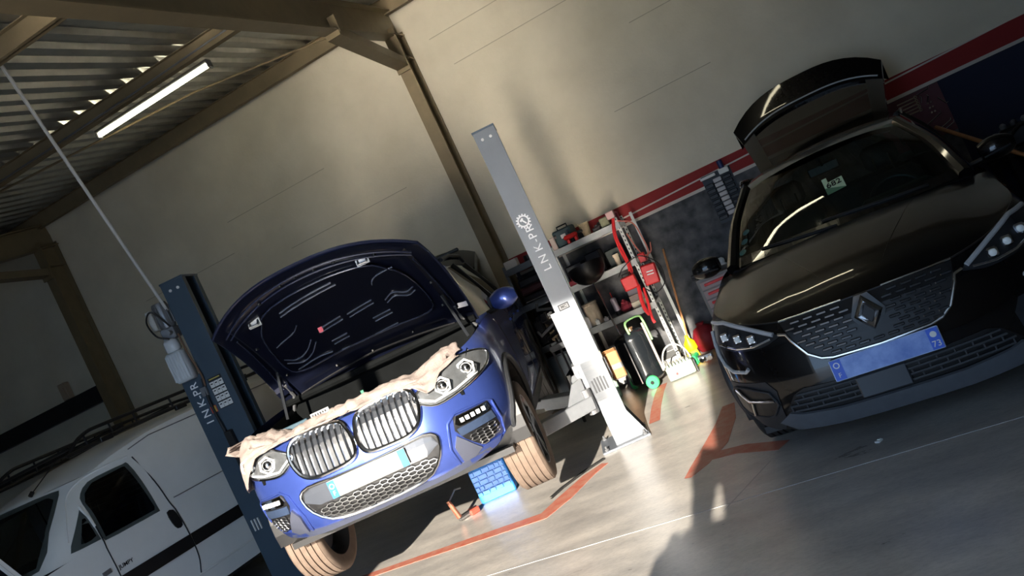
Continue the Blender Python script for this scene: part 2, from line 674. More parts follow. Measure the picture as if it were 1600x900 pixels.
# dark horizontal girts on the far left wall section
for k, (z, h) in enumerate(((2.52, 0.24), (1.98, 0.12))):
    b = MB(); b.box(-13.3, -8.75, 0.0, 0.16 if k == 0 else 0.35, z, z + h)
    o = b.build('wall_girt' if k == 0 else 'wall_shelf', M_DARK); o.matrix_world = BF
    tag(o, ('dark steel girt across the far left wall bay', 'narrow dark shelf below the girt on the far left wall')[k], ('beam', 'shelf')[k])
b = MB(); b.box(-9.55, -9.42, 0.02, 0.12, 2.77, 3.02, bev=0.01); b.box(-9.52, -9.45, 0.12, 0.128, 2.85, 2.95)
o = b.build('junction_box', mat('beige_plastic', rgb(170, 150, 128), 0.6)); o.matrix_world = BF
tag(o, 'small beige junction box on the dark girt, far left', 'box')

# saw cuts in the floor (each a slim dark groove strip) and red bay lines
def strip(name, pts, w, m, z=0.002, parent=None, label=None):
    pts = [Vector((p[0], p[1], 0)) for p in pts]
    L_, R_ = [], []
    for i, p in enumerate(pts):
        t = (pts[min(i + 1, len(pts) - 1)] - pts[max(i - 1, 0)]).normalized()
        n = Vector((-t.y, t.x, 0))
        ww = w[i] if isinstance(w, (list, tuple)) else w
        L_.append(p + n * ww / 2 + Vector((0, 0, z)))
        R_.append(p - n * ww / 2 + Vector((0, 0, z)))
    mb = MB()
    mb.grid([L_, R_, [q - Vector((0, 0, z)) for q in R_], [q - Vector((0, 0, z)) for q in L_]])
    o = mb.build(name, m)
    if parent is not None:
        o.parent = parent
        o.matrix_parent_inverse = parent.matrix_world.inverted()
    if label: o['label'] = label
    return o

M_REDLINE = mat('red_floor_paint', rgb(194, 96, 76), 0.5, var=0.2, scale=14, col2=rgb(180, 132, 114))
M_CUT = mat('pale_saw_cut', rgb(172, 170, 168), 0.8, var=0.1)
strip('saw_cut', [(-3.4, 5.85), (-0.56, 4.69), (1.68, 3.76), (4.2, 2.7)], 0.007, M_CUT, parent=fl)
strip('saw_cut', [(0.95, 4.55), (0.52, 4.15)], 0.007, M_CUT, parent=fl)

# ------------------------------------------------------------------ car helpers
def car_matrix(ox, oy, psi):
    a = math.radians(psi)
    # local x: right in the picture when looking at the nose; local y: towards the tail
    return Matrix(((math.cos(a), math.sin(a), 0, ox), (-math.sin(a), math.cos(a), 0, oy), (0, 0, 1, 0), (0, 0, 0, 1)))

def resample_rows(rows, nu, nv):
    """rows[i][k] control net -> dense net (Catmull-Rom both ways)"""
    a = [cr_spline(r, nu) for r in rows]
    m = len(a[0])
    cols = [cr_spline([a[i][k] for i in range(len(a))], nv) for k in range(m)]
    return [[cols[k][i] for k in range(m)] for i in range(len(cols[0]))]

def mirror_rows(rows):
    return [[Vector((-p.x, p.y, p.z)) for p in r] for r in rows]

class Surf:
    def __init__(self, mb):
        self.t = BVHTree.FromPolygons([Vector(v) for v in mb.v], [f for f in mb.f])

    def front(self, x, z, off=0.0, lo=-1.0):
        h = self.t.ray_cast(Vector((x, lo, z)), Vector((0, 1, 0)))
        if h[0] is None or h[0].y > 2.0:
            h = self.t.find_nearest(Vector((x, 0.1 + 0.25 * x * x, z)))
        n = h[1]
        if n.y > 0: n = -n
        return h[0] + n * off, n

    def top(self, x, y, off=0.0, hi=4.0):
        h = self.t.ray_cast(Vector((x, y, hi)), Vector((0, 0, -1)))
        if h[0] is None:
            h = self.t.find_nearest(Vector((x, y, 1.0)))
        n = h[1]
        if n.z < 0: n = -n
        return h[0] + n * off, n

    def side(self, y, z, sgn, off=0.0):
        h = self.t.ray_cast(Vector((sgn * 3, y, z)), Vector((-sgn, 0, 0)))
        if h[0] is None:
            h = self.t.find_nearest(Vector((sgn * .9, y, z)))
        n = h[1]
        if n.x * sgn < 0: n = -n
        return h[0] + n * off, n

def inside(poly, x, y):
    c = False
    j = len(poly) - 1
    for i in range(len(poly)):
        xi, yi = poly[i]; xj, yj = poly[j]
        if (yi > y) != (yj > y) and x < (xj - xi) * (y - yi) / (yj - yi) + xi:
            c = not c
        j = i
    return c

def dense(poly, step):
    out = []
    n = len(poly)
    for i in range(n):
        a, b = Vector(poly[i]), Vector(poly[(i + 1) % n])
        k = max(1, int((b - a).length / step))
        for j in range(k):
            out.append(a + (b - a) * j / k)
    return out

def round_poly(poly, n=4):
    return [(p.x, p.y) for p in cr_spline([(a, b, 0) for a, b in poly], n, closed=True)]

def patch(mb, poly, fn, off, thick=0.0, step=0.05):
    """a plate whose outline is `poly` (2-D) laid on a surface: fn(a, b, off) -> (point, normal)"""
    bd = dense(poly, step)
    nb = len(bd)
    pts = [Vector((p[0], p[1])) for p in bd]
    xs = [p.x for p in pts]; ys = [p.y for p in pts]
    x = min(xs) + step / 2
    pl2 = [(p.x, p.y) for p in pts]
    while x < max(xs):
        y = min(ys) + step / 2
        while y < max(ys):
            if inside(pl2, x, y) and min((Vector((x, y)) - q).length for q in pts) > step * 0.4:
                pts.append(Vector((x, y)))
            y += step
        x += step
    r = delaunay_2d_cdt(pts, [(i, (i + 1) % nb) for i in range(nb)], [], 1, 1e-6)
    vs, fs = r[0], r[2]
    top = [fn(p.x, p.y, off)[0] for p in vs]
    if thick <= 0:
        mb.add(top, fs)
        return
    bot = [fn(p.x, p.y, off - thick)[0] for p in vs]
    n = len(top)
    bset = {}
    for f in fs:
        m = len(f)
        for i in range(m):
            a, b = f[i], f[(i + 1) % m]
            bset[(a, b)] = bset.get((a, b), 0) + 1
    sides = [(a, b, b + n, a + n) for (a, b) in bset if (b, a) not in bset]
    mb.add(top + bot, [tuple(f) for f in fs] + sides)

def rim(mb, poly, fn, r, off=0.0, closed=True, n=8, step=0.04):
    pp = poly if not closed else poly + [poly[0]]
    pts = []
    for a, b in zip(pp, pp[1:]):
        A, B = Vector(a), Vector(b)
        k = max(1, int((B - A).length / step))
        pts += [A + (B - A) * i / k for i in range(k)]
    if not closed: pts.append(Vector(pp[-1]))
    mb.tube([fn(p.x, p.y, off)[0] for p in pts], r, n=n, closed=closed)

def mirx(poly):
    return [(-a, b) for a, b in reversed(poly)]

def cut_arch(mb, arches):
    """drop body faces inside the wheel openings; pull the edge onto the circle. arches: (y, z, r)"""
    vs = [Vector(v) for v in mb.v]
    keep = []
    for f in mb.f:
        c = sum((vs[i] for i in f), Vector()) / len(f)
        if abs(c.x) > 0.45 and any((c.y - ay) ** 2 + (c.z - az) ** 2 < ar * ar for ay, az, ar in arches):
            continue
        keep.append(f)
    used = {}
    for f in keep:
        for i in range(len(f)):
            e = tuple(sorted((f[i], f[(i + 1) % len(f)])))
            used[e] = used.get(e, 0) + 1
    bv = {i for e, c in used.items() if c == 1 for i in e}
    for i in bv:
        v = vs[i]
        if abs(v.x) < 0.45: continue
        for ay, az, ar in arches:
            d = Vector((0, v.y - ay, v.z - az))
            if ar * 0.8 < d.length < ar * 1.22:
                k = d.normalized() * ar
                vs[i] = Vector((v.x, ay + k.y, az + k.z))
    mb.v = [tuple(v) for v in vs]
    mb.f = keep
    mb.mi = [0] * len(keep)

def make_wheel(parent, M, R, rw, spokes, m_tyre, m_rim, m_disc, twin=True, grooves=4):
    """wheel about local x; the outside face looks to +x. parts: tyre, rim (> spoke, hub_cap), brake_disc"""
    w = bpy.data.objects.new('wheel', None)
    COL.objects.link(w)
    w.parent = parent
    w.matrix_local = M
    rot = RY(90)
    hw = rw / 2
    rin = R * 0.70
    prof = [(rin, -hw * .86), (R * .86, -hw), (R * .955, -hw * .93), (R * .99, -hw * .80)]
    # tread ribs with grooves between
    nG = grooves
    z = -hw * .80
    ribw = (hw * 1.6 - nG * 0.011) / (nG + 1)
    for i in range(nG + 1):
        prof += [(R, z), (R, z + ribw)]
        z += ribw
        if i < nG:
            prof += [(R - .011, z + .001), (R - .011, z + .010)]
            z += .011
    prof += [(R * .99, hw * .80), (R * .955, hw * .93), (R * .86, hw), (rin, hw * .86)]
    m = MB(); m.lathe(prof, rot, n=56, caps=False)
    m.build('tyre', m_tyre, w, smooth=True)
    m = MB()
    m.lathe([(rin, -hw * .86), (rin * .95, -hw * .7), (rin * .90, 0), (rin * .93, hw * .6), (rin * .97, hw * .86), (rin * 1.01, hw * .86)], rot, n=48, caps=False)
    rm = m.build('rim', m_rim, w, smooth=True)
    sp = MB()
    sp.prism([(-.016, rin * .16), (.016, rin * .16), (.022, rin * .95), (-.022, rin * .95)], hw * .55, hw * .80, axis='x')
    sp_me = None
    for k in range(spokes):
        for d in ((-8, 8) if twin else (0,)):
            if sp_me is None:
                o = sp.build('spoke', m_rim, rm)
                sp_me = o.data
            else:
                o = bpy.data.objects.new('spoke', sp_me)
                COL.objects.link(o)
                o.parent = rm
            o.rotation_euler = (math.radians(360 * k / spokes + d), 0, 0)
    m = MB(); m.lathe([(0.0001, hw * .5), (rin * .2, hw * .5), (rin * .2, hw * .84), (0.0001, hw * .86)], rot, n=20)
    m.build('hub_cap', m_rim, rm, smooth=True)
    m = MB(); m.lathe([(0.0001, -0.01), (rin * .74, -0.01), (rin * .74, 0.015), (0.0001, 0.015)], rot, n=32)
    m.build('brake_disc', m_disc, w)
    return w

def arch_liner(mb, x0, x1, ay, az, r, sgn):
    pts = []
    for k in range(0, 19):
        a = math.pi * k / 18 * 1.16 - 0.08 * math.pi
        pts.append((ay - math.cos(a) * r, az + math.sin(a) * r))
    rows = [[Vector((sgn * x, y, z)) for y, z in pts] for x in (x0, x1)]
    mb.grid(rows)
    # inner wall
    c = Vector((sgn * x0, ay, az))
    n = len(pts)
    mb.add([c] + rows[0], [(0, i + 1, i + 2) for i in range(n - 1)])

M_GLASS = mat('dark_glass', rgb(12, 16, 18), 0.04, var=0.0, spec=0.7, coat=0.6)
M_WSCREEN = None
M_TYRE = mat('tyre_rubber', rgb(40, 39, 38), 0.75, var=0.3, scale=18)
M_TYRE_DUSTY = mat('dusty_tyre_rubber', rgb(112, 96, 84), 0.85, var=0.18, scale=14)
M_ALLOY = mat('alloy', rgb(120, 122, 126), 0.3, metal=0.85, var=0.08)
M_DISC = mat('brake_steel', rgb(104, 98, 92), 0.4, metal=0.8, var=0.2)
M_LENS = mat('clear_lens', rgb(225, 230, 235), 0.03, trans=0.92, ior=1.35)
M_LAMPIN = mat('lamp_bowl', rgb(62, 64, 68), 0.25, metal=0.6)
M_DRL = mat('white_light_guide', rgb(225, 226, 222), 0.25, var=0.04)
M_GLOSSBLK = mat('piano_black', rgb(9, 9, 11), 0.08, coat=0.5)
M_CLAD = mat('grey_black_cladding', rgb(38, 40, 44), 0.55, var=0.15, scale=30)

# ------------------------------------------------------------------ blue SUV on the lift
BMW_M = car_matrix(-1.247, 4.65, 4.5)
M_BLUE = mat('blue_metallic_paint', rgb(62, 82, 156), 0.3, metal=0.5, coat=1.0, var=0.04, scale=30)
M_NAVY = mat('shaded_blue_inner_paint', rgb(24, 28, 46), 0.32, metal=0.35, coat=0.5, var=0.1)  # body blue darkened to stand for the bonnet underside's shade

def build_suv():
    car = thing('suv', 'blue SUV raised on the lift with its bonnet open', 'car', BMW_M)
    Z0 = 0.38
    # outline (half) from the nose centre round to the tail centre, at mid height
    out = [(0, 0), (.22, .004), (.42, .022), (.58, .07), (.70, .135), (.80, .225), (.875, .36), (.92, .54), (.937, .85), (.94, 1.35),
           (.945, 2.2), (.945, 3.1), (.935, 3.9), (.91, 4.3), (.83, 4.55), (.5, 4.68), (0, 4.71)]
    zb = [.30, .30, .30, .31, .33, .35, .38, .36, .28, .23, .21, .21, .24, .30, .33, .34, .34]
    zt = [.915, .915, .92, .925, .945, .97, .995, 1.02, 1.045, 1.075, 1.08, 1.10, 1.13, 1.15, 1.15, 1.14, 1.14]
    #      r    width  front shift (for the nose only)
    lev = [(0.00, .945, .085), (.09, .965, .045), (.22, .99, .012), (.36, 1.0, .0), (.50, 1.0, .004), (.64, .995, .018), (.78, .985, .035), (.90, .965, .06), (1.0, .925, .105)]
    rows = []
    for r, ws, fs in lev:
        row = []
        for i, (x, y) in enumerate(out):
            k = max(0.0, 1 - y / 0.7)
            z = zb[i] + (zt[i] - zb[i]) * r
            # crease that runs back from the lamps
            row.append(Vector((x * (ws if i > 2 else (ws + 1) / 2), y + fs * k - (0.05 * r * max(0, (y - 4.2) / .5) if y > 4.2 else 0), z + Z0)))
        rows.append(row)
    net = resample_rows(rows, 6, 4)
    b = MB()
    b.grid(net)
    b.grid(mirror_rows(net))
    arches = [(.84, .36 + Z0, .405), (3.70, .36 + Z0, .405)]
    surf0 = MB(); surf0.v = list(b.v); surf0.f = list(b.f)
    S = Surf(surf0)
    cut_arch(b, arches)
    b.build('body', M_BLUE, car, smooth=True)
    fr = S.front
    # underside tray and arch liners
    m = MB()
    m.box(-.80, .80, .35, 4.3, .23 + Z0, .27 + Z0)
    m.build('undertray', M_BLACK, car)
    for sg in (-1, 1):
        for ay, az, ar in arches:
            m = MB(); arch_liner(m, .56, .925, ay, az, ar, sg); m.build('arch_liner', M_BLACK, car)
            m = MB()
            pts = [S.side(ay - math.cos(a) * (ar + .012), max(.27 + Z0, az + math.sin(a) * (ar + .012)), sg, .004)[0] for a in [math.pi * (-.08 + 1.16 * k / 26) for k in range(27)]]
            m.tube(pts, .022, n=8); m.build('arch_trim', M_CLAD, car, smooth=True)
    # bumper lip, silver-blue
    m = MB()
    lip = [(-.70, .70), (-.45, .69), (-.2, .69), (.2, .69), (.45, .69), (.70, .70), (.78, .735), (.62, .74), (.42, .725), (.2, .72), (-.2, .72), (-.42, .725), (-.62, .74), (-.78, .735)]
    patch(m, lip, fr, .012, .02); m.build('lower_lip', mat('silver_lip', rgb(92, 98, 120), .4, metal=.5), car, smooth=True)
    # twin grilles
    kid = round_poly([(.022, 1.20), (.012, 1.13), (.028, 1.06), (.08, 1.032), (.20, 1.024), (.31, 1.026), (.385, 1.06), (.425, 1.13), (.435, 1.21), (.40, 1.268), (.32, 1.290), (.20, 1.288), (.09, 1.275), (.045, 1.25)], 3)
    for sg in (1, -1):
        pk = kid if sg > 0 else mirx(kid)
        g = bpy.data.objects.new('kidney_grille', None); COL.objects.link(g); g.parent = car
        m = MB(); patch(m, pk, fr, .004, .0, .04); m.build('backing', mat('grille_dark', rgb(40, 43, 48), .3, var=.3, scale=40), g)
        m = MB(); rim(m, pk, fr, .014, .012); m.build('chrome_surround', M_CHROME, g, smooth=True)
        for k in range(9):
            x = sg * (.062 + k * .041)
            zs = [z for z in [1.03 + .005 * i for i in range(54)] if inside(pk, x, z)]
            if len(zs) < 4: continue
            m = MB()
            for a_, b_ in ((-.009, .0), (.0, .009)):
                pass
            pts = [fr(x, zs[0] + (zs[-1] - zs[0]) * i / 6, .0)[0] for i in range(7)]
            L = [Vector((p.x - .010, p.y - .004, p.z)) for p in pts]
            C = [Vector((p.x, p.y - .026, p.z)) for p in pts]
            R = [Vector((p.x + .010, p.y - .004, p.z)) for p in pts]
            m.grid([L, C, R])
            m.build('slat', M_CHROME, g)
    # lower intake: smoked panel above, honeycomb below
    it = round_poly([(-.39, .995), (-.455, .965), (-.462, .92), (-.43, .84), (-.34, .757), (-.2, .728), (0, .722), (.2, .728), (.34, .757), (.43, .84), (.462, .92), (.455, .965), (.39, .995), (.2, .985), (0, .98), (-.2, .985)], 2)
    li = bpy.data.objects.new('lower_intake', None); COL.objects.link(li); li.parent = car
    m = MB(); patch(m, it, fr, .004, .0, .05); m.build('backing', M_BLACK, li)
    m = MB(); rim(m, it, fr, .009, .008); m.build('bright_surround', M_CHROME, li, smooth=True)
    up_p = [(-.43, .965), (-.45, .91), (-.36, .868), (.36, .868), (.45, .91), (.43, .965), (.38, .98), (-.38, .98)]
    m = MB(); patch(m, up_p, fr, .010, .0, .05); m.build('smoked_panel', mat('smoked_grey', rgb(70, 74, 82), .25, coat=.5), li)
    def honeycomb(parent, region, cell, r, off):
        mm = MB()
        w = cell; h = cell * .42
        xs = [p[0] for p in region]; zs = [p[1] for p in region]
        j = 0
        z = min(zs)
        while z < max(zs) + h:
            x = min(xs) + (w * .75 if j % 2 else 0)
            while x < max(xs) + w:
                if inside(region, x, z):
                    hx = [(x - w * .5, z), (x - w * .25, z + h / 2), (x + w * .25, z + h / 2), (x + w * .5, z), (x + w * .25, z - h / 2), (x - w * .25, z - h / 2)]
                    mm.tube([fr(a_, b_, off)[0] for a_, b_ in hx], r, n=5, closed=True)
                x += w * 1.5
            z += h / 2
            j += 1
        return mm.build('honeycomb_mesh', M_CHROME_DULL, parent)
    honeycomb(li, [(-.35, .855), (-.39, .84), (-.33, .775), (0, .742), (.33, .775), (.39, .84), (.35, .855)], .06, .004, .014)
    # plate: white with a blue band at either end
    p = bpy.data.objects.new('number_plate', None); COL.objects.link(p); p.parent = car
    y = fr(0, .93)[0].y - .028
    m = MB(); m.box(-.26, .26, y, y + .012, .87, .98, bev=.004); m.build('plate_panel', mat('plate_white', rgb(186, 186, 178), .35, var=.1, scale=20), p)
    for x0_ in (-.258, .212):
        m = MB(); m.box(x0_, x0_ + .046, y - .002, y + .004, .872, .978)
        m.build("blue_band", mat("plate_blue", rgb(24, 118, 205), .35), p)
    text_mesh('country_letter', 'F', .04, M_WHITE, p, TR(-.235, y - .003, .90) @ FACE_Y)
    m = MB(); m.lathe([(.012, -.001), (.017, -.001), (.017, .001), (.012, .001), (.012, -.001)], TR(-.235, y - .003, .945) @ RX(90), n=12, caps=False); m.build('star_ring', M_WHITE, p)
    # outer intakes with lamp bar
    fg = [(.50, .835), (.545, .985), (.60, 1.025), (.785, 1.012), (.815, .99), (.82, .86), (.785, .715), (.66, .70), (.53, .695), (.505, .73)]
    for sg in (1, -1):
        q = lambda P: P if sg > 0 else mirx(P)
        g = bpy.data.objects.new('side_intake', None); COL.objects.link(g); g.parent = car
        m = MB(); patch(m, q([(.585, 1.01), (.795, 1.0), (.80, .83), (.74, .775), (.665, .775), (.60, .86), (.565, .93)]), fr, .003, .0, .04); m.build('backing', M_BLACK, g)
        m = MB(); rim(m, q(fg), fr, .008, .004); m.build('body_crease', M_BLUE, g, smooth=True)
        m = MB(); patch(m, q([(.58, .965), (.60, 1.005), (.785, .995), (.792, .955), (.76, .945), (.60, .945)]), fr, .014, .02, .03); m.build('lamp_bar', M_CHROME, g, smooth=True)
        for k in range(5):
            mm = MB(); mm.box(-.012, .012, -.004, .004, -.013, .013)
            o = mm.build('led_lens', M_DRL, g); o.location = fr(sg * (.625 + .032 * k), .972, .018)[0]
        m = MB(); patch(m, q([(.58, .935), (.79, .935), (.795, .885), (.585, .885)]), fr, .010, .012, .04); m.build('dark_panel', mat('smoked_blue', rgb(50, 62, 84), .3, coat=.4), g)
        honeycomb(g, q([(.615, .875), (.795, .875), (.785, .81), (.73, .785), (.67, .785)]), .048, .0042, .010)
        m = MB(); patch(m, q([(.525, .84), (.56, .90), (.60, .85), (.655, .765), (.60, .735), (.53, .735)]), fr, .016, .02, .03); m.build('inner_fin', mat('silver_fin', rgb(96, 100, 116), .35, metal=.5), g, smooth=True)
        m = MB(); patch(m, q([(.56, .735), (.675, .765), (.775, .765), (.77, .715), (.66, .705), (.56, .705)]), fr, .012, .014, .04); m.build('lower_blade', M_BLUE, g, smooth=True)
    # headlamps
    hl = round_poly([(.415, 1.205), (.455, 1.155), (.535, 1.118), (.66, 1.128), (.775, 1.155), (.865, 1.20), (.885, 1.265), (.84, 1.305), (.74, 1.322), (.61, 1.300), (.50, 1.255)], 3)
    for sg in (1, -1):
        q = lambda P: P if sg > 0 else mirx(P)
        g = bpy.data.objects.new('headlamp', None); COL.objects.link(g); g.parent = car
        m = MB(); patch(m, q(hl), fr, .006, .0, .04); m.build('housing', mat('bright_lamp_bowl', rgb(150, 154, 158), .22, metal=.75, var=.25, scale=22), g, smooth=True)
        m = MB(); rim(m, q(hl), fr, .008, .008); m.build('seal', M_CHROME, g, smooth=True)
        for cx, cz, rr in ((.60, 1.205, .052), (.755, 1.235, .055)):
            c0, nrm = fr(sg * cx, cz, .014)
            rot = Vector((0, -1, 0)).to_track_quat('Z', 'Y').to_matrix().to_4x4()
            mm = MB()
            hexr = [(rr * math.cos(math.pi / 3 * i + .3), rr * math.sin(math.pi / 3 * i + .3)) for i in range(6)]
            mm.tube([TR(*c0) @ rot @ Vector((a_, b_, .008)) for a_, b_ in hexr], .008, n=6, closed=True)
            mm.build('light_ring', M_DRL, g)
            mm = MB(); mm.lathe([(rr * .72, 0), (rr * .66, .012), (rr * .4, .024), (.001, .03)], TR(*c0) @ rot, n=20); mm.build('projector', M_CHROME, g, smooth=True)
        m = MB(); rim(m, q([(.44, 1.19), (.53, 1.14), (.66, 1.15), (.80, 1.185)]), fr, .007, .016, closed=False); m.build('light_strip', M_DRL, g)
    # cladding on the sills
    for sg in (1, -1):
        m = MB()
        P = [(1.27, .235 + Z0), (3.28, .235 + Z0), (3.28, .335 + Z0), (1.27, .335 + Z0)]
        patch(m, P if sg > 0 else P[::-1], lambda a_, b_, o_: S.side(a_, b_, sg, o_), .008, .012, .15)
        m.build('sill_cladding', M_CLAD, car)
        for yy in (1.42, 2.48):
            m = MB(); m.tube([S.side(yy + (.06 if yy < 2 else 0) * k, .36 + Z0 + .66 * k, sg, .001)[0] for k in [i / 8 for i in range(9)]], .004, n=5); m.build('door_gap', M_BLACK, car)
        for yy in (2.30, 3.32):
            m = MB(); m.tube([S.side(yy - .1 + .2 * k, .93 + Z0, sg, .025)[0] for k in [i / 5 for i in range(6)]], .013, n=8); m.build('door_handle', M_BLUE, car, smooth=True)
    # greenhouse
    zbelt = 1.09 + Z0
    lo = [(.0, 1.33, 1.085), (.40, 1.36, 1.085), (.74, 1.50, 1.085), (.845, 1.75, 1.09), (.865, 2.4, 1.10), (.86, 3.3, 1.12), (.83, 4.0, 1.14), (.72, 4.45, 1.15), (.4, 4.58, 1.15), (0, 4.60, 1.15)]
    hi = [(.0, 2.06, 1.575), (.32, 2.08, 1.572), (.54, 2.16, 1.56), (.605, 2.32, 1.575), (.62, 2.7, 1.60), (.62, 3.3, 1.60), (.60, 3.8, 1.585), (.54, 4.12, 1.56), (.3, 4.22, 1.56), (0, 4.25, 1.56)]
    rws = [[Vector((x, y_, z + Z0)) for x, y_, z in lo]]
    mid = []
    for A, B in zip(lo, hi):
        mid.append(Vector(((A[0] * .45 + B[0] * .55) + .02, A[1] * .5 + B[1] * .5, (A[2] * .5 + B[2] * .5) + .01 + Z0)))
    mid[0].x = 0; mid[-1].x = 0
    rws.append(mid)
    rws.append([Vector((x, y_, z + Z0)) for x, y_, z in hi])
    ng = resample_rows(rws, 4, 4)
    m = MB(); m.grid(ng); m.grid(mirror_rows(ng))
    gs = MB(); gs.v = list(m.v); gs.f = list(m.f)
    m.build('windows', M_GLASS, car, smooth=True)
    # roof
    m = MB()
    top = []
    for k in range(0, 19):
        t = k / 18
        yc = 2.03 + 2.24 * t
        hw = interp([(2.03, .55), (2.2, .60), (2.7, .63), (3.4, .63), (3.9, .60), (4.3, .52)], yc)
        zc = interp([(2.03, 1.575), (2.3, 1.615), (2.8, 1.645), (3.3, 1.64), (3.8, 1.61), (4.3, 1.56)], yc)
        top.append([Vector((hw * a_, yc, zc + Z0 + .012 - .055 * a_ ** 4)) for a_ in [-1 + i / 8 for i in range(17)]])
    m.grid(top); m.build('roof', M_BLUE, car, smooth=True)
    for sg in (1, -1):
        m = MB(); m.tube([(sg * .77, 1.42, 1.10 + Z0), (sg * .71, 1.66, 1.28 + Z0), (sg * .64, 1.95, 1.47 + Z0), (sg * .60, 2.18, 1.58 + Z0)], .035, n=8); m.build('a_pillar', M_BLUE, car, smooth=True)
        m = MB(); m.tube([(sg * .60, 2.3, 1.665 + Z0), (sg * .625, 2.7, 1.70 + Z0), (sg * .62, 3.4, 1.695 + Z0), (sg * .58, 3.9, 1.65 + Z0)], .018, n=8); m.build('roof_rail', M_DARK, car, smooth=True)
        for yy in (2.62, 3.5):
            m = MB(); m.tube([(sg * .868, yy, 1.10 + Z0), (sg * .62, yy + .04, 1.60 + Z0)], .03, n=6); m.build('door_pillar', M_BLACK, car)
        # mirror on its stalk
        mr_ = bpy.data.objects.new('door_mirror', None); COL.objects.link(mr_); mr_.parent = car
        m = MB()
        pr = [(.0, .0), (.055, .01), (.085, .05), (.08, .12), (.05, .16), (.0, .165)]
        sh = []
        for k in range(9):
            t = k / 8
            sc = math.sin(math.pi * (.12 + .80 * t)) ** .5
            if sg > 0:
                sh.append([Vector((.93 + .21 * t, 1.58 + .07 * math.cos(a_) * sc - .02 * t, 1.135 + Z0 + .085 * math.sin(a_) * sc)) for a_ in [2 * math.pi * i / 16 for i in range(16)]])
            else:      # folded in against the door glass
                sh.append([Vector((-.90 - .05 * math.cos(a_) * sc, 1.62 + .20 * t, 1.135 + Z0 + .075 * math.sin(a_) * sc)) for a_ in [2 * math.pi * i / 16 for i in range(16)]])
        m.grid(sh, wrap=True)
        m.add(sh[0], [tuple(range(16))]); m.add(sh[-1], [tuple(range(16))])
        m.build('mirror_cap', M_BLUE, mr_, smooth=True)
        m = MB(); m.tube([(sg * .86, 1.62, 1.075 + Z0), (sg * (.99 if sg > 0 else .90), 1.60 if sg > 0 else 1.66, 1.085 + Z0)], .02, n=8); m.build('mirror_stalk', M_BLACK, mr_)
    # engine bay
    m = MB()
    m.box(-.70, .70, .14, 1.36, .72 + Z0, .76 + Z0)
    m.box(-.78, .78, 1.30, 1.36, .72 + Z0, 1.07 + Z0)
    for sg in (1, -1):
        m.add([V(sg * .70, .16, .74 + Z0), V(sg * .70, 1.34, .74 + Z0), V(sg * .80, 1.34, 1.05 + Z0), V(sg * .80, .30, .96 + Z0)], [(0, 1, 2, 3)])
    m.build('engine_bay', M_BAY, car)
    m = MB(); m.box(-.40, .40, .42, 1.10, .76 + Z0, .93 + Z0, bev=.04); m.box(-.62, -.44, .5, .9, .76 + Z0, .92 + Z0, bev=.02); m.box(.46, .66, .4, .75, .76 + Z0, .92 + Z0, bev=.02)
    m.build('engine_cover', mat('engine_plastic', rgb(20, 24, 27), .6, var=.15, spec=.25), car)
    m = MB()
    rows_ = []
    for k in range(13):
        x = -.74 + 1.48 * k / 12
        yb = .10 + .24 * (abs(x) / .75) ** 2.5
        rows_.append([V(x, yb - .01, .905 + Z0), V(x, yb + .08, .945 + Z0), V(x, yb + .26, .94 + Z0), V(x, yb + .30, .86 + Z0)])
    m.grid(rows_); m.build('slam_panel', mat('dark_slam_panel', rgb(26, 32, 37), .6, var=.15, spec=.25), car, smooth=True)
    m = MB(); m.tube([(-.80, 1.27, 1.10 + Z0), (-.4, 1.22, 1.10 + Z0), (.4, 1.22, 1.10 + Z0), (.80, 1.27, 1.10 + Z0)], .03, n=8); m.build('cowl_seal', M_BAY, car)
    m = MB(); m.box(-.30, -.17, .30, .315, .965 + Z0, .995 + Z0); o = m.build('warning_sticker', M_WHITE, car, label='white printed sticker')
    for k in range(6):
        m = MB(); m.box(-.29 + .018 * k, -.279 + .018 * k, .297, .30, .973 + Z0, .987 + Z0); m.build('sticker_print', M_BLACK, o)
    m = MB(); m.box(-.52, -.33, .30, .33, .955 + Z0, .985 + Z0, bev=.004); m.build('air_duct', mat('blue_grey_duct', rgb(62, 84, 96), .3, coat=.3), car)
    m = MB(); m.box(.04, .06, .38, .40, .95 + Z0, .995 + Z0); m.build('green_clip', mat('green_clip', rgb(40, 120, 90), .5), car)

    # ---- bonnet, hinged at its rear edge
    HY, HZ = 1.31, 1.085 + Z0
    ang = math.radians(40.5)
    def hp(a_, b_, off):
        """a across -1..1, b 0 hinge .. 1 front; off along the underside normal"""
        L = 1.27 - .25 * abs(a_) ** 2.6
        hw = .815 - .045 * b_ ** 2
        x = a_ * hw
        d = b_ * L
        crown = .045 * (1 - a_ * a_) + .06 * math.sin(math.pi * min(1, b_)) - .035 * b_ ** 4
        up_ = crown - off
        y_ = HY - d * math.cos(ang) + up_ * math.sin(ang) * 1.0
        z_ = HZ + d * math.sin(ang) + up_ * math.cos(ang)
        return Vector((x, y_, z_))
    N = 24
    ho = bpy.data.objects.new('bonnet', None); COL.objects.link(ho); ho.parent = car
    m = MB()
    A = [-1 + 2 * i / N for i in range(N + 1)]
    Bv = [i / 14 for i in range(15)]
    m.grid([[hp(a_, b_, 0) for a_ in A] for b_ in Bv])
    edge = [hp(a_, 0, 0) for a_ in A] + [hp(1, b_, 0) for b_ in Bv[1:]] + [hp(a_, 1, 0) for a_ in reversed(A[:-1])] + [hp(-1, b_, 0) for b_ in reversed(Bv[1:-1])]
    m.build('outer_skin', M_BLUE, ho, smooth=True)
    m = MB(); m.tube(edge, .011, n=6, closed=True); m.build('folded_edge', mat('shaded_blue_edge', rgb(44, 50, 76), .3, metal=.35, coat=.5), ho, smooth=True)  # same blue as the skin, its shade mixed into the colour
    m = MB()
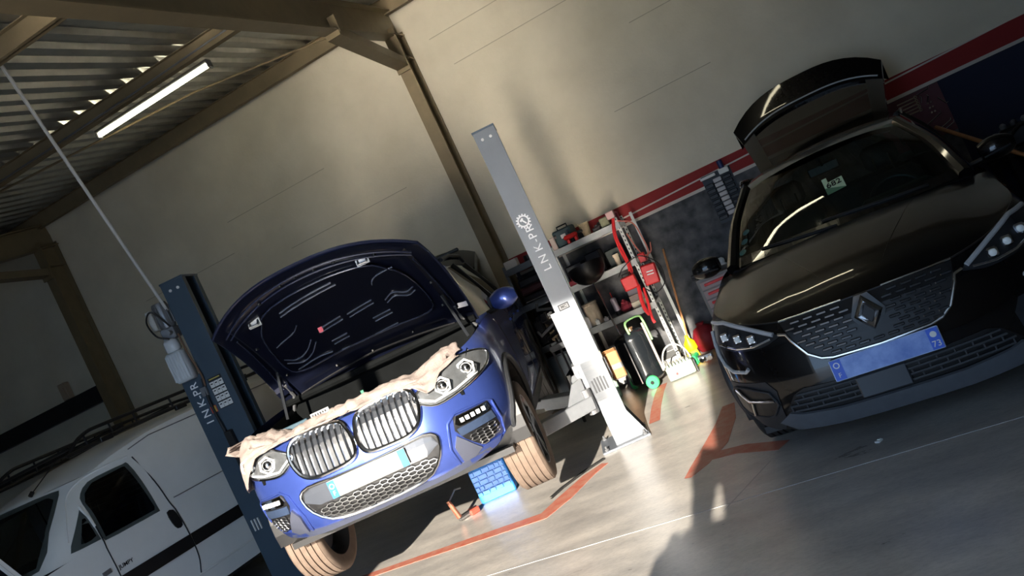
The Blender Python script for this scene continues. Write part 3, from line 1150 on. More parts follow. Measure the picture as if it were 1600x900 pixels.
    def dep(a_, b_):
        # pressed relief of the inner panel
        d_ = .028
        e = max(abs(a_), 2 * abs(b_ - .5))
        if e > .86: d_ = .018
        if abs(b_ - .86) < .05 and abs(a_) < .85: d_ = .045
        if abs(b_ - .16) < .04: d_ = .042
        if abs(abs(a_) - .80) < .05 and b_ < .9: d_ = .045
        return d_
    N2 = 60
    m.grid([[hp(a_, b_, dep(a_, b_)) for a_ in [-.995 + 1.99 * i / N2 for i in range(N2 + 1)]] for b_ in [.01 + .985 * i / 40 for i in range(41)]])
    m.build('inner_panel', M_NAVY, ho, smooth=True)
    M_PAD = mat('bonnet_insulation', rgb(11, 14, 28), .38, var=.25, scale=30, coat=.25)
    pad = round_poly([(-.64, .24), (-.30, .23), (.30, .23), (.64, .24), (.74, .34), (.70, .62), (.60, .74), (.42, .82), (-.42, .82), (-.60, .74), (-.70, .62), (-.74, .34)], 3)
    hf = lambda a_, b_, o_: (hp(a_, b_, o_), None)
    m = MB(); patch(m, pad, hf, .052, .02, .06); m.build('insulation_pad', M_PAD, ho, smooth=True)
    m = MB(); rim(m, pad, hf, .007, .056, step=.05); m.build('pad_bead', mat('pad_bead_navy', rgb(44, 50, 72), .22, coat=.6, metal=.3), ho, smooth=True)
    for P_ in ([(-.9, .9), (-.6, .93), (0, .955), (.6, .93), (.9, .9)], [(-.88, .86), (-.5, .89), (0, .91), (.5, .89), (.88, .86)], [(-.9, .2), (-.88, .5), (-.86, .8)], [(.9, .2), (.88, .5), (.86, .8)]):
        m = MB(); m.tube([hp(p.x, p.y, .05) for p in cr_spline([(a_, b_, 0) for a_, b_ in P_], 8)], .007, n=6); m.build('frame_bead', mat('pad_bead_navy', (0, 0, 0)), ho, smooth=True)
    M_RIDGE = mat('highlight_pad_ridge', rgb(120, 128, 150), .14, coat=.8, metal=.6)  # pale base colour paints in the gleam on dark ridges
    ridge = [[(-.40, .74), (-.10, .76), (.14, .77)], [(-.42, .71), (.16, .74)],
             [(-.26, .46), (-.02, .48)], [(-.26, .43), (-.02, .45)], [(.04, .47), (.30, .50)], [(.04, .44), (.30, .47)],
             [(-.24, .33), (-.08, .335)], [(-.24, .30), (-.08, .305)], [(.20, .355), (.38, .37)], [(.20, .325), (.38, .34)],
             [(-.66, .52), (-.46, .54), (-.38, .58)], [(.40, .62), (.46, .68), (.66, .74)],
             [(-.70, .40), (-.60, .34), (-.48, .36), (-.38, .42)], [(-.70, .36), (-.58, .30), (-.46, .32), (-.36, .385)],
             [(.40, .46), (.50, .50), (.60, .47), (.68, .50)], [(.40, .43), (.50, .465), (.60, .435), (.68, .465)],
             [(-.66, .265), (-.45, .27), (-.30, .255)], [(-.22, .235), (0, .225), (.36, .245)]]
    for P in ridge:
        sp_ = cr_spline([(a_, b_, 0) for a_, b_ in P], 4)
        m = MB(); m.tube([hp(p.x, p.y, .056) for p in sp_], .006, n=6); m.build('pressed_ridge', M_RIDGE, ho, smooth=True)
    for a_, b_ in ((-.62, .80), (.50, .865)):
        m = MB()
        c0 = hp(a_, b_, .05)
        m.tube([c0 + V(-.03, 0, .02), c0 + V(-.03, -.04, -.02), c0 + V(.03, -.04, -.02), c0 + V(.03, 0, .02)], .007, n=6)
        m.box(c0.x - .045, c0.x + .045, c0.y - .01, c0.y + .01, c0.z - .03, c0.z + .035)
        m.build('latch_striker', M_GREY, ho)
    for (a_, b_) in ((-.2, .93), (-.05, .94), (.12, .93), (.3, .93), (-.45, .9), (.62, .9), (-.8, .62), (.84, .5), (-.78, .28), (.80, .26), (-.36, .14), (.42, .13), (0, .12)):
        m = MB(); c0 = hp(a_, b_, .05)
        m.lathe([(.001, -.008), (.014, -.008), (.012, .006), (.001, .008)], TR(*c0), n=10); m.build('rubber_stop', M_BLACK, ho)
    for sg in (1, -1):
        m = MB()
        m.tube([(sg * .79, 1.30, 1.03 + Z0), hp(sg * .88, .08, .03), hp(sg * .88, .2, .03)], .014, n=6)
        m.build('bonnet_hinge', M_GREY, ho)
        m = MB(); m.tube([(sg * .74, 1.0, 1.0 + Z0), hp(sg * .84, .34, .04)], .012, n=6); m.build('gas_strut', M_DARK, ho)
    m = MB(); m.tube([hp(a_, .05 + .10 * (1 - abs(a_)) ** .5 * .6, .055) for a_ in [-.8 + 1.6 * i / 20 for i in range(21)]], .008, n=6); m.build('washer_hose', M_BLACK, ho)
    m = MB(); c0 = hp(-.24, .46, .062); m.box(c0.x - .016, c0.x + .016, c0.y - .006, c0.y + .006, c0.z - .02, c0.z + .02); m.build('red_clip', mat('red_clip', rgb(190, 60, 80), .4), ho)

    # ---- raised tailgate behind the roof
    tg = bpy.data.objects.new('tailgate', None); COL.objects.link(tg); tg.parent = car
    m = MB()
    rr = []
    for k in range(9):
        t = k / 8
        y_ = 4.16 + .62 * t
        z_ = 1.60 + Z0 + .36 * t - .06 * t * t
        hw = .60 + .06 * t
        rr.append([V(hw * a_, y_ - .05 * a_ * a_, z_ - .16 * abs(a_) ** 3.2) for a_ in [-1 + i / 10 for i in range(21)]])
    rr2 = [[p + V(0, .03, -.07) for p in r_] for r_ in rr]
    m.grid(rr); m.grid(rr2[::-1]); m.grid([rr[0], rr2[0]]); m.grid([rr[-1], rr2[-1]])
    m.grid([[r_[0] for r_ in rr], [r_[0] for r_ in rr2]]); m.grid([[r_[-1] for r_ in rr], [r_[-1] for r_ in rr2]])
    m.build('gate_panel', M_GLOSSBLK, tg, smooth=True)
    for sg in (1, -1):
        m = MB(); m.tube([(sg * .60, 4.35, 1.30 + Z0), (sg * .58, 4.62, 1.72 + Z0)], .014, n=6); m.build('gas_strut', M_DARK, tg)
    m = MB(); m.box(-.5, .5, 4.60, 4.66, 1.83 + Z0, 1.87 + Z0, bev=.01); m.build('spoiler_lip', M_BLACK, tg)
    # ---- wheels, hanging at full droop
    for sg in (1, -1):
        for yy in (.84, 3.70):
            wm = TR(sg * .805, yy, .605) @ (RZ(180) if sg < 0 else Matrix())
            make_wheel(car, wm, .365, .255, 5, M_TYRE_DUSTY if yy < 2 else M_TYRE, M_ALLOY, M_DISC)
    m = MB(); m.tube([(-.62, .86, .62), (.62, .86, .62)], .03, n=8); m.tube([(-.62, 3.70, .62), (.62, 3.70, .62)], .04, n=8)
    m.build('axle', M_DARK, car)
    return car, S

M_CHROME_DULL = mat('dull_chrome', (0.55, 0.56, 0.58), .3, metal=1.0)
M_BAY = mat('engine_bay_black', rgb(12, 14, 15), .85, var=.3, spec=.1)
SUV, SUV_S = build_suv()

# ------------------------------------------------------------------ black crossover on the floor
REN_M = car_matrix(1.543, 3.82, 26.0)
M_BLKPAINT = mat('black_car_paint', rgb(10, 10, 12), 0.3, coat=0.75, metal=0.0, var=0.05, scale=40, spec=0.1)

def glass_mat(name, tint, gloss=1.0):
    m = bpy.data.materials.new(name)
    m.use_nodes = True
    nt = m.node_tree
    nt.nodes.remove(nt.nodes['Principled BSDF'])
    out = nt.nodes['Material Output']
    tr = nt.nodes.new('ShaderNodeBsdfTransparent'); tr.inputs[0].default_value = (*tint, 1)
    gl = nt.nodes.new('ShaderNodeBsdfGlossy'); gl.inputs['Roughness'].default_value = 0.02
    fr = nt.nodes.new('ShaderNodeFresnel')
    ge = nt.nodes.new('ShaderNodeNewGeometry')          # same mirror strength from either side of the pane
    ir = nt.nodes.new('ShaderNodeMapRange'); ir.inputs['To Min'].default_value = 1.5; ir.inputs['To Max'].default_value = 1 / 1.5
    nt.links.new(ge.outputs['Backfacing'], ir.inputs['Value']); nt.links.new(ir.outputs[0], fr.inputs['IOR'])
    mx = nt.nodes.new('ShaderNodeMixShader')
    nt.links.new(fr.outputs[0], mx.inputs[0])
    nt.links.new(tr.outputs[0], mx.inputs[1])
    nt.links.new(gl.outputs[0], mx.inputs[2])
    nt.links.new(mx.outputs[0], out.inputs[0])
    return m

M_WS = glass_mat('windscreen_glass', (0.42, 0.55, 0.52))
M_TINT = glass_mat('tinted_glass', (0.30, 0.33, 0.33))
M_INTERIOR = mat('car_interior', rgb(26, 27, 29), 0.7, var=0.2)

def torus(mb, M, R, r, n=32, k=8):
    pts = [M @ Vector((R * math.cos(2 * math.pi * i / n), R * math.sin(2 * math.pi * i / n), 0)) for i in range(n)]
    mb.tube(pts, r, n=k, closed=True)

def front_seat(parent, x, y, z, m, w=.46):
    s = bpy.data.objects.new('front_seat', None); COL.objects.link(s); s.parent = parent; s.location = (x, y, z)
    b = MB(); b.box(-w / 2, w / 2, -.25, .27, 0, .16, bev=.05); b.build('cushion', m, s, smooth=60)
    b = MB(); b.box(-w / 2, w / 2, 0, .16, 0, .62, M=TR(0, .22, .08) @ RX(-14), bev=.06); b.build('backrest', m, s, smooth=60)
    b = MB(); b.box(-.13, .13, .02, .12, .66, .86, M=TR(0, .22, .08) @ RX(-14), bev=.04)
    b.build('headrest', m, s, smooth=60)
    b = MB(); b.tube([(-.06, .39, .66), (-.06, .41, .80)], .008, n=6); b.build('headrest_rod', M_CHROME, s)
    b = MB(); b.tube([(.06, .39, .66), (.06, .41, .80)], .008, n=6); b.build('headrest_rod', M_CHROME, s)

def build_crossover():
    car = thing('crossover', 'black crossover car parked nose-out with its tailgate raised', 'car', REN_M)
    out = [(0, 0), (.2, .006), (.40, .028), (.56, .07), (.69, .14), (.79, .235), (.86, .37), (.895, .54), (.905, .85), (.91, 1.3),
           (.91, 2.2), (.905, 3.1), (.90, 3.7), (.87, 4.15), (.78, 4.42), (.45, 4.54), (0, 4.57)]
    zb = [.205, .205, .205, .21, .22, .235, .26, .25, .21, .20, .20, .20, .22, .27, .29, .30, .30]
    zt = [.80, .80, .80, .815, .84, .875, .905, .935, .965, 1.02, 1.03, 1.04, 1.06, 1.06, 1.05, 1.04, 1.04]
    lev = [(0, .955, .075), (.10, .975, .04), (.22, .99, .015), (.36, 1.0, .0), (.50, 1.0, .0), (.64, 1.0, .012), (.78, .985, .032), (.90, .96, .06), (1.0, .915, .105)]
    rows = []
    for r, ws, fs in lev:
        row = []
        for i, (x, y) in enumerate(out):
            k = max(0.0, 1 - y / 0.7)
            row.append(Vector((x * (ws if i > 2 else (ws + 1) / 2), y + fs * k, zb[i] + (zt[i] - zb[i]) * r)))
        rows.append(row)
    net = resample_rows(rows, 6, 4)
    b = MB(); b.grid(net); b.grid(mirror_rows(net))
    sm = MB(); sm.v = list(b.v); sm.f = list(b.f)
    S = Surf(sm)
    fr = S.front
    arches = [(.85, .345, .395), (3.57, .345, .395)]
    cut_arch(b, arches)
    b.build('body', M_BLKPAINT, car, smooth=True)
    toprow = net[-1]
    front = [p for p in toprow if p.y <= .42]
    side = [p for p in toprow if .30 <= p.y <= 1.4]
    fx = [(p.x, p) for p in front]
    def at_x(x):
        for (x0, p0), (x1, p1) in zip(fx, fx[1:]):
            if x0 <= x <= x1:
                return p0.lerp(p1, (x - x0) / (x1 - x0 + 1e-9))
        return fx[-1][1]
    def at_y(y):
        for p0, p1 in zip(side, side[1:]):
            if p0.y <= y <= p1.y:
                return p0.lerp(p1, (y - p0.y) / (p1.y - p0.y + 1e-9))
        return side[-1]
    c0 = fx[-1][1]
    hood = []
    for j in range(25):
        v = j / 24
        e = at_y(c0.y + (1.20 - c0.y) * v)
        row = []
        for i in range(33):
            u = -1 + i / 16
            au = abs(u)
            f = at_x(au * c0.x)
            x = u * e.x
            y = e.y - (c0.y - f.y) * (1 - v) - .17 * v * (1 - au ** 2.2)
            z = e.z + (f.z - c0.z) * (1 - v) + v * .055 * (1 - au ** 2) + .055 * math.sin(math.pi * v) ** .8 * (1 - au ** 4) * (1 if au < .78 else .8)
            row.append(Vector((x, y, z + (.006 if .42 < au < .70 else 0) * math.sin(math.pi * v))))
        hood.append(row)
    m = MB(); m.grid(hood)
    HS = MB(); HS.v = list(m.v); HS.f = list(m.f)
    HSurf = Surf(HS)
    m.build('bonnet', M_BLKPAINT, car, smooth=60)
    m = MB()
    m.tube([hood[0][i] + V(0, -.003, .002) for i in range(33)], .005, n=6); m.build('bonnet_gap', M_BLACK, car)
    # bonnet creases towards the badge
    for sg in (1, -1):
        m = MB(); m.tube([HSurf.top(sg * (.16 + .28 * k), .30 + .72 * k, -.004)[0] for k in [i / 14 for i in range(15)]], .0055, n=8); m.build('bonnet_crease', M_BLKPAINT, car, smooth=True)
    m = MB()
    m.box(-.78, .78, .3, 4.2, .19, .23); m.build('undertray', M_BLACK, car)
    # skid plate / lip in grey
    m = MB()
    patch(m, [(-.56, .225), (-.3, .21), (.3, .21), (.56, .225), (.64, .285), (.56, .335), (.5, .318), (.3, .30), (-.3, .30), (-.5, .318), (-.56, .335), (-.64, .285)], fr, .018, .03, .05)
    m.build('skid_plate', mat('grey_skid_plate', rgb(82, 86, 92), .5, var=.1, scale=20), car, smooth=True)
    m = MB(); patch(m, [(-.80, .235), (-.64, .225), (-.60, .30), (-.58, .47), (-.62, .53), (-.84, .545), (-.862, .40), (-.86, .30)], fr, .006, .012, .05); m.build('corner_cladding', M_CLAD, car, smooth=True)
    m = MB(); patch(m, mirx([(-.80, .235), (-.64, .225), (-.60, .30), (-.58, .47), (-.62, .53), (-.84, .545), (-.862, .40), (-.86, .30)]), fr, .006, .012, .05); m.build('corner_cladding', M_CLAD, car, smooth=True)
    for sg in (-1, 1):
        for ay, az, ar in arches:
            m = MB(); arch_liner(m, .54, .885, ay, az, ar, sg); m.build('arch_liner', M_BLACK, car)
            m = MB()
            pts = [S.side(ay - math.cos(a) * (ar + .012), max(.225, az + math.sin(a) * (ar + .012)), sg, .004)[0] for a in [math.pi * (-.08 + 1.16 * k / 26) for k in range(27)]]
            m.tube(pts, .026, n=8); m.build('arch_trim', M_CLAD, car, smooth=True)
        m = MB(); P = [(1.27, .21), (3.15, .21), (3.15, .31), (1.27, .31)]
        patch(m, P if sg > 0 else P[::-1], lambda a_, b_, o_: S.side(a_, b_, sg, o_), .008, .012, .15); m.build('sill_cladding', M_CLAD, car)
        for yy in (1.36, 2.42):
            m = MB(); m.tube([S.side(yy, .32 + .68 * k, sg, .001)[0] for k in [i / 8 for i in range(9)]], .004, n=5); m.build('door_gap', M_BLACK, car)
    # upper grille with its wing-shaped outline
    gp = [(-.43, .795), (-.415, .745), (-.40, .70), (-.345, .615), (-.29, .578), (-.235, .566), (0, .558), (.235, .566), (.29, .578), (.345, .615), (.40, .70), (.415, .745), (.43, .795), (.2, .797), (0, .797), (-.2, .797)]
    g = bpy.data.objects.new('upper_grille', None); COL.objects.link(g); g.parent = car
    m = MB(); patch(m, gp, fr, .004, .0, .05); m.build('backing', M_BLACK, g)
    bm_ = MB(); bm_.box(-.026, .026, -.010, .004, -.007, .007, bev=.003)
    M_GBAR = mat('gloss_grille_bar', rgb(44, 46, 50), .15, coat=.7)
    bme = None
    for j in range(9):
        z = .585 + .024 * j
        for i in range(13):
            x = -.42 + .07 * i + (.035 if j % 2 else 0)
            if not inside(gp, x - .022, z - .006) or not inside(gp, x + .022, z + .006) or not inside(gp, x, z + .012): continue
            if abs(x) < .09 and z > .60: continue
            if bme is None:
                o = bm_.build('grille_bar', M_GBAR, g); bme = o.data
            else:
                o = bpy.data.objects.new('grille_bar', bme); COL.objects.link(o); o.parent = g
            p, n = fr(x, z, .008)
            o.location = p
            o.rotation_euler = (0, 0, math.atan2(-n.x, -n.y) * -1)
    M_TRIM = mat('satin_chrome_trim', (.55, .54, .52), .22, metal=1.0)
    m = MB(); rim(m, [(-.455, .745), (-.415, .735), (-.40, .70), (-.345, .612), (-.29, .574), (-.235, .561), (0, .553), (.235, .561), (.29, .574), (.345, .612), (.40, .70), (.415, .735), (.455, .745)], fr, .008, .010, closed=False); m.build('chrome_trim', M_TRIM, g, smooth=True)
    m = MB(); rim(m, [(-.43, .800), (-.2, .803), (-.10, .803)], fr, .006, .010, closed=False); m.build('top_trim', M_TRIM, g, smooth=True)
    m = MB(); rim(m, [(.43, .800), (.2, .803), (.10, .803)], fr, .006, .010, closed=False); m.build('top_trim', M_TRIM, g, smooth=True)
    # diamond emblem
    e = bpy.data.objects.new('diamond_emblem', None); COL.objects.link(e); e.parent = car
    yb = fr(0, .71)[0].y - .012
    def dia(w, h): return [(0, -h), (w, 0), (0, h), (-w, 0)]
    ctr = (0.0, .712)
    m = MB()
    o1 = [(-.028, -.092), (.028, -.092), (.072, 0), (.028, .092), (-.028, .092), (-.072, 0)]
    m.prism([(a_ * 1.18, .712 + b_ * 1.10) for a_, b_ in o1], yb - .004, yb + .02); m.build('emblem_base', M_GLOSSBLK, e)
    m = MB()
    outr = [V(0, yb - .006, .712 - .097), V(.070, yb - .006, .712), V(0, yb - .006, .712 + .097), V(-.070, yb - .006, .712)]
    midr = [V(0, yb - .030, .712 - .072), V(.050, yb - .030, .712), V(0, yb - .030, .712 + .072), V(-.050, yb - .030, .712)]
    inr = [V(0, yb - .008, .712 - .048), V(.030, yb - .008, .712), V(0, yb - .008, .712 + .048), V(-.030, yb - .008, .712)]
    # ring is broken the way a folded ribbon is: wide flats top left and bottom right
    m.grid([outr, midr, inr], wrap=True)
    m.build('diamond', M_CHROME, e)
    m = MB(); m.prism([(p.x, p.z) for p in inr], yb - .009, yb - .004); m.build('emblem_centre', M_BLACK, e)
    # headlamps
    hl = round_poly([(.455, .745), (.50, .722), (.565, .708), (.68, .712), (.78, .735), (.838, .77), (.842, .83), (.815, .868), (.735, .862), (.61, .805)], 3)
    for sg in (1, -1):
        q = lambda P: P if sg > 0 else mirx(P)
        h = bpy.data.objects.new('headlamp', None); COL.objects.link(h); h.parent = car
        m = MB(); patch(m, q(hl), fr, .004, .0, .04); m.build('housing', M_LAMPIN, h, smooth=True)
        m = MB(); rim(m, q([(.48, .752), (.61, .815), (.735, .872), (.82, .876)]), fr, .013, .008, closed=False); m.build('light_bar', mat('grey_light_bar', rgb(176, 178, 180), .2, coat=.6), h, smooth=True)
        m = MB(); rim(m, q([(.842, .83), (.846, .76), (.842, .70), (.818, .645), (.775, .61), (.70, .600), (.68, .615)]), fr, .011, .008, closed=False); m.build('daylight_hook', mat('grey_light_bar', (0, 0, 0)), h, smooth=True)
        for k, (cx, cz) in enumerate(((.60, .758), (.675, .778), (.75, .80))):
            p, n = fr(sg * cx, cz, .012)
            mm = MB(); mm.box(-.024, .024, -.012, .006, -.026, .026, bev=.008); o = mm.build('lens_block', M_CHROME, h); o.location = p
            mm = MB(); mm.lathe([(.019, 0), (.017, .008), (.001, .014)], RX(90), n=14); o2 = mm.build('lens', M_DRL, h, smooth=True); o2.location = p + V(0, -.012, 0)
        m = MB(); rim(m, q([(.50, .735), (.60, .722), (.70, .73), (.80, .765)]), fr, .006, .010, closed=False); m.build('lower_strip', M_CHROME, h)
        # fog pocket with folded chrome blade
        fp = [(.815, .515), (.838, .49), (.835, .38), (.80, .345), (.68, .325), (.645, .335), (.595, .40), (.60, .42), (.62, .47), (.74, .51)]
        f = bpy.data.objects.new('fog_pocket', None); COL.objects.link(f); f.parent = car
        m = MB(); patch(m, q(fp), fr, .014, .0, .04); m.build('backing', M_BLACK, f)
        m = MB(); rim(m, q(fp), fr, .007, .014); m.build('surround', M_CLAD, f, smooth=True)
        m = MB(); rim(m, q([(.80, .505), (.745, .435), (.605, .425)]), fr, .009, .022, closed=False); m.build('chrome_blade', M_TRIM, f, smooth=True)
        m = MB(); rim(m, q([(.735, .425), (.755, .345)]), fr, .008, .020, closed=False); m.build('chrome_blade', M_TRIM, f, smooth=True)
    # lower grille
    lg = [(-.44, .452), (-.50, .43), (-.575, .345), (-.5, .325), (-.3, .31), (0, .305), (.3, .31), (.5, .325), (.575, .345), (.50, .43), (.44, .452), (.2, .44), (-.2, .44)]
    g = bpy.data.objects.new('lower_grille', None); COL.objects.link(g); g.parent = car
    m = MB(); patch(m, lg, fr, .004, .0, .05); m.build('backing', M_BLACK, g)
    M_LG = mat('grille_plastic', rgb(60, 62, 66), .5, var=.1)
    for z in (.338, .368, .398, .425):
        xs = [x for x in [-.57 + .01 * i for i in range(115)] if inside(lg, x, z)]
        m = MB(); rim(m, [(xs[0] + .01, z), (0, z - .006), (xs[-1] - .01, z)], fr, .006, .010, closed=False, n=6); m.build('grille_slat', M_LG, g)
    for j, z in enumerate((.338, .368, .398)):
        for i in range(14):
            x = -.54 + .082 * i + (.041 if j % 2 else 0)
            if inside(lg, x, z) and inside(lg, x, z + .03) and not (-.2 < x < .06):
                m = MB(); m.tube([fr(x, z, .010)[0], fr(x, z + .029, .010)[0]], .005, n=5); m.build('grille_tie', M_LG, g)
    m = MB(); p, n = fr(-.06, .375, .016); m.box(-.185, .06, p.y - .008, p.y + .01, .318, .432, bev=.006); m.build('radar_panel', mat('radar_panel_grey', rgb(54, 58, 64), .35, coat=.2), g)
    # number plate, blue, with a smeared centre
    p = bpy.data.objects.new('number_plate', None); COL.objects.link(p); p.parent = car
    pm = TR(-.006, fr(0, .50)[0].y - .022, .50) @ RX(-7)
    m = MB(); m.box(-.262, .262, -.006, .006, -.056, .056, M=pm, bev=.004); m.build('plate_frame', mat('plate_pale_blue', rgb(176, 198, 236), .4), p)
    m = MB(); m.box(-.256, .256, -.0085, .0, -.051, .051, M=pm); m.build('plate_panel', mat('plate_smeared_blue', rgb(92, 126, 204), .4, var=.12, scale=9, col2=rgb(150, 176, 232)), p)
    for x0, x1 in ((-.257, -.205), (.205, .257)):
        m = MB(); m.box(x0, x1, -.0105, .0, -.051, .051, M=pm); m.build('blue_band', mat('plate_band_blue', rgb(46, 92, 206), .4), p)
    text_mesh('country_letter', 'F', .034, M_WHITE, p, pm @ TR(-.231, -.012, -.028) @ FACE_Y)
    text_mesh('county_number', '73', .042, M_WHITE, p, pm @ TR(.231, -.012, -.026) @ FACE_Y)
    m = MB(); m.lathe([(.011, -.001), (.016, -.001), (.016, .001), (.011, .001), (.011, -.001)], pm @ TR(-.231, -.011, .024) @ RX(90), n=12, caps=False); m.build('star_ring', M_WHITE, p)
    m = MB(); m.lathe([(.0001, -.001), (.015, -.001), (.015, .001), (.0001, .001)], pm @ TR(.231, -.011, .022) @ RX(90), n=14); m.build('county_crest', M_WHITE, p)
    # greenhouse: pillars and side glass
    lo = [(0, 1.00, 1.05), (.40, 1.025, 1.055), (.72, 1.12, 1.05), (.80, 1.42, 1.04), (.83, 2.2, 1.045), (.82, 3.1, 1.06), (.78, 3.8, 1.08), (.66, 4.15, 1.09), (.35, 4.25, 1.09), (0, 4.27, 1.09)]
    hi = [(0, 1.835, 1.515), (.32, 1.855, 1.51), (.545, 1.925, 1.485), (.585, 2.12, 1.50), (.60, 2.5, 1.53), (.585, 3.0, 1.50), (.55, 3.35, 1.45), (.51, 3.55, 1.40), (.3, 3.6, 1.39), (0, 3.62, 1.39)]
    mid = []
    for A_, B_ in zip(lo, hi):
        mid.append(Vector(((A_[0] + B_[0]) / 2 + (.025 if A_[0] > .1 else 0), (A_[1] + B_[1]) / 2, (A_[2] + B_[2]) / 2 + .02)))
    rws = [[Vector(a_) for a_ in lo], mid, [Vector(a_) for a_ in hi]]
    ng = resample_rows(rws, 4, 4)
    # windscreen: first 8 columns of the net; the pillar is a black band over its edge
    k0 = 9
    ws = [r_[:k0] for r_ in ng]
    m = MB(); m.grid([list(reversed([Vector((-p_.x, p_.y, p_.z)) for p_ in r_[1:]])) + r_ for r_ in ws])
    WSB = MB(); WSB.v = list(m.v); WSB.f = list(m.f)
    m.build('windscreen', M_WS, car, smooth=True)
    for sg in (1, -1):
        sd = [[Vector((p_.x * sg, p_.y, p_.z)) for p_ in r_[k0 - 1:29]] for r_ in ng]
        m = MB(); m.grid(sd); m.build('side_glass', M_TINT, car, smooth=True)
        m = MB(); m.tube([Vector((ng[i][8].x * sg * 1.0, ng[i][8].y, ng[i][8].z)) for i in range(9)], [.045, .043, .04, .038, .036, .034, .034, .034, .036], n=8); m.build('a_pillar', M_BLKPAINT, car, smooth=True)
        m = MB(); m.tube([Vector((ng[i][17].x * sg, ng[i][17].y + .15, ng[i][17].z)) for i in range(9)], .035, n=6); m.build('b_pillar', M_BLACK, car)
    # black print along the screen edge
    m = MB()
    edge = [Vector((-p_.x, p_.y, p_.z)) for p_ in reversed(ng[0][1:k0])] + ng[0][:k0]
    edge2 = [Vector((-p_.x, p_.y, p_.z)) for p_ in reversed(ng[1][1:k0])] + ng[1][:k0]
    m.grid([[p_ + V(0, -.006, .004) for p_ in edge], [a_.lerp(b_, .8) + V(0, -.006, .004) for a_, b_ in zip(edge, edge2)]]); m.build('screen_print', M_GLOSSBLK, car)
    m = MB()
    cw = []
    for u in [-1 + i / 12 for i in range(25)]:
        e_ = hood[-1][int((u + 1) * 16)]
        cw.append([e_ + V(0, -.01, -.015), e_.lerp(edge[min(len(edge) - 1, int((u + 1) / 2 * (len(edge) - 1)))], .5) + V(0, 0, -.03), edge[min(len(edge) - 1, int((u + 1) / 2 * (len(edge) - 1)))] + V(0, .0, -.01)])
    m.grid(cw); m.build('scuttle', M_BLACK, car, smooth=True)
    WSF = Surf(WSB)
    for x0, x1, z0_, z1_ in ((.52, -.10, 1.06, 1.10), (-.02, -.50, 1.05, 1.085)):
        m = MB(); m.tube([WSF.front(x0 + (x1 - x0) * k, z0_ + (z1_ - z0_) * k + .015, .012)[0] for k in [i / 8 for i in range(9)]], .009, n=6); m.build('wiper', M_BLACK, car)
    # roof
    m = MB(); top = []
    for k in range(23):
        yc = 1.80 + 1.75 * k / 22
        hw = interp([(1.8, .56), (2.0, .60), (2.5, .625), (3.0, .605), (3.55, .53)], yc)
        zc = interp([(1.8, 1.525), (2.05, 1.56), (2.4, 1.578), (2.8, 1.575), (3.2, 1.535), (3.55, 1.465)], yc)
        top.append([V(hw * a_, yc + .10 * a_ * a_ * (1 - k / 22), zc - .055 * a_ ** 2 - .02 * a_ ** 6) for a_ in [-1 + i / 8 for i in range(17)]])
    m.grid(top); m.build('roof', M_BLKPAINT, car, smooth=True)
    for sg in (1, -1):
        m = MB(); m.tube([V(sg * .60, 2.1, 1.515), V(sg * .62, 2.4, 1.54), V(sg * .605, 3.0, 1.52), V(sg * .55, 3.4, 1.45)], [.004, .016, .016, .006], n=8); m.build('roof_rail', M_GLOSSBLK, car, smooth=True)
        d = bpy.data.objects.new('door_mirror', None); COL.objects.link(d); d.parent = car
        sh = []
        for k in range(9):
            t = k / 8
            sc = math.sin(math.pi * (.14 + .78 * t)) ** .5
            sh.append([V(sg * (.86 + .19 * t), 1.47 + .065 * math.cos(a_) * sc - .02 * t, 1.10 + .075 * math.sin(a_) * sc) for a_ in [2 * math.pi * i / 16 for i in range(16)]])
        m = MB(); m.grid(sh, wrap=True); m.add(sh[0], [tuple(range(16))]); m.add(sh[-1], [tuple(range(16))]); m.build('mirror_cap', M_BLKPAINT, d, smooth=True)
        m = MB(); m.tube([(sg * .80, 1.50, 1.05), (sg * .91, 1.48, 1.06)], .02, n=8); m.build('mirror_stalk', M_BLACK, d)
        m = MB(); m.tube([(sg * .87, 1.405, 1.07), (sg * 1.02, 1.39, 1.09)], .006, n=6); m.build('indicator_strip', M_DARK, d)
    # cabin
    m = MB(); m.box(-.72, .72, 1.12, 1.75, .85, 1.02, bev=.05); m.box(.12, .60, 1.42, 1.72, 1.0, 1.09, bev=.04); m.build('dashboard', M_INTERIOR, car, smooth=60)
    m = MB(); M_ = TR(.36, 1.92, .98) @ RX(66); torus(m, M_, .18, .015); m.tube([M_ @ V(-.17, 0, 0), M_ @ V(.17, 0, 0)], .016, n=6); m.tube([M_ @ V(0, 0, 0), M_ @ V(0, -.17, 0)], .016, n=6); m.build('steering_wheel', M_BLACK, car, smooth=True)
    for x in (-.37, .37): front_seat(car, x, 2.25, .48, M_INTERIOR)
    m = MB(); m.box(-.55, .55, 3.15, 3.3, .5, 1.15, bev=.05); m.build('rear_bench', M_INTERIOR, car, smooth=60)
    m = MB(); m.box(-.80, .80, 1.2, 4.1, .30, .34); m.build('cabin_floor', M_INTERIOR, car)
    m = MB(); m.box(-.11, .11, 1.93, 1.95, 1.36, 1.43, bev=.01); m.tube([(0, 1.93, 1.42), (0, 1.80, 1.475)], .01, n=6); m.build('inner_mirror', M_BLACK, car)
    # job tag hanging on the screen
    t = bpy.data.objects.new('job_tag', None); COL.objects.link(t); t.parent = car
    tm = TR(.045, WSF.front(.05, 1.29)[0].y - .012, 1.285) @ RY(-4) @ RX(-52)
    m = MB(); m.prism([(-.062, -.06), (.062, -.06), (.062, .05), (-.03, .05), (-.03, .10), (-.062, .10)], -.002, .002, M=tm); m.build('tag_card', mat('pale_green_card', rgb(196, 216, 178), .6, var=.05), t)
    text_mesh('tag_number', '682', .066, M_BLACK, t, tm @ TR(.0, -.006, .012) @ FACE_Y, bold=.0007)
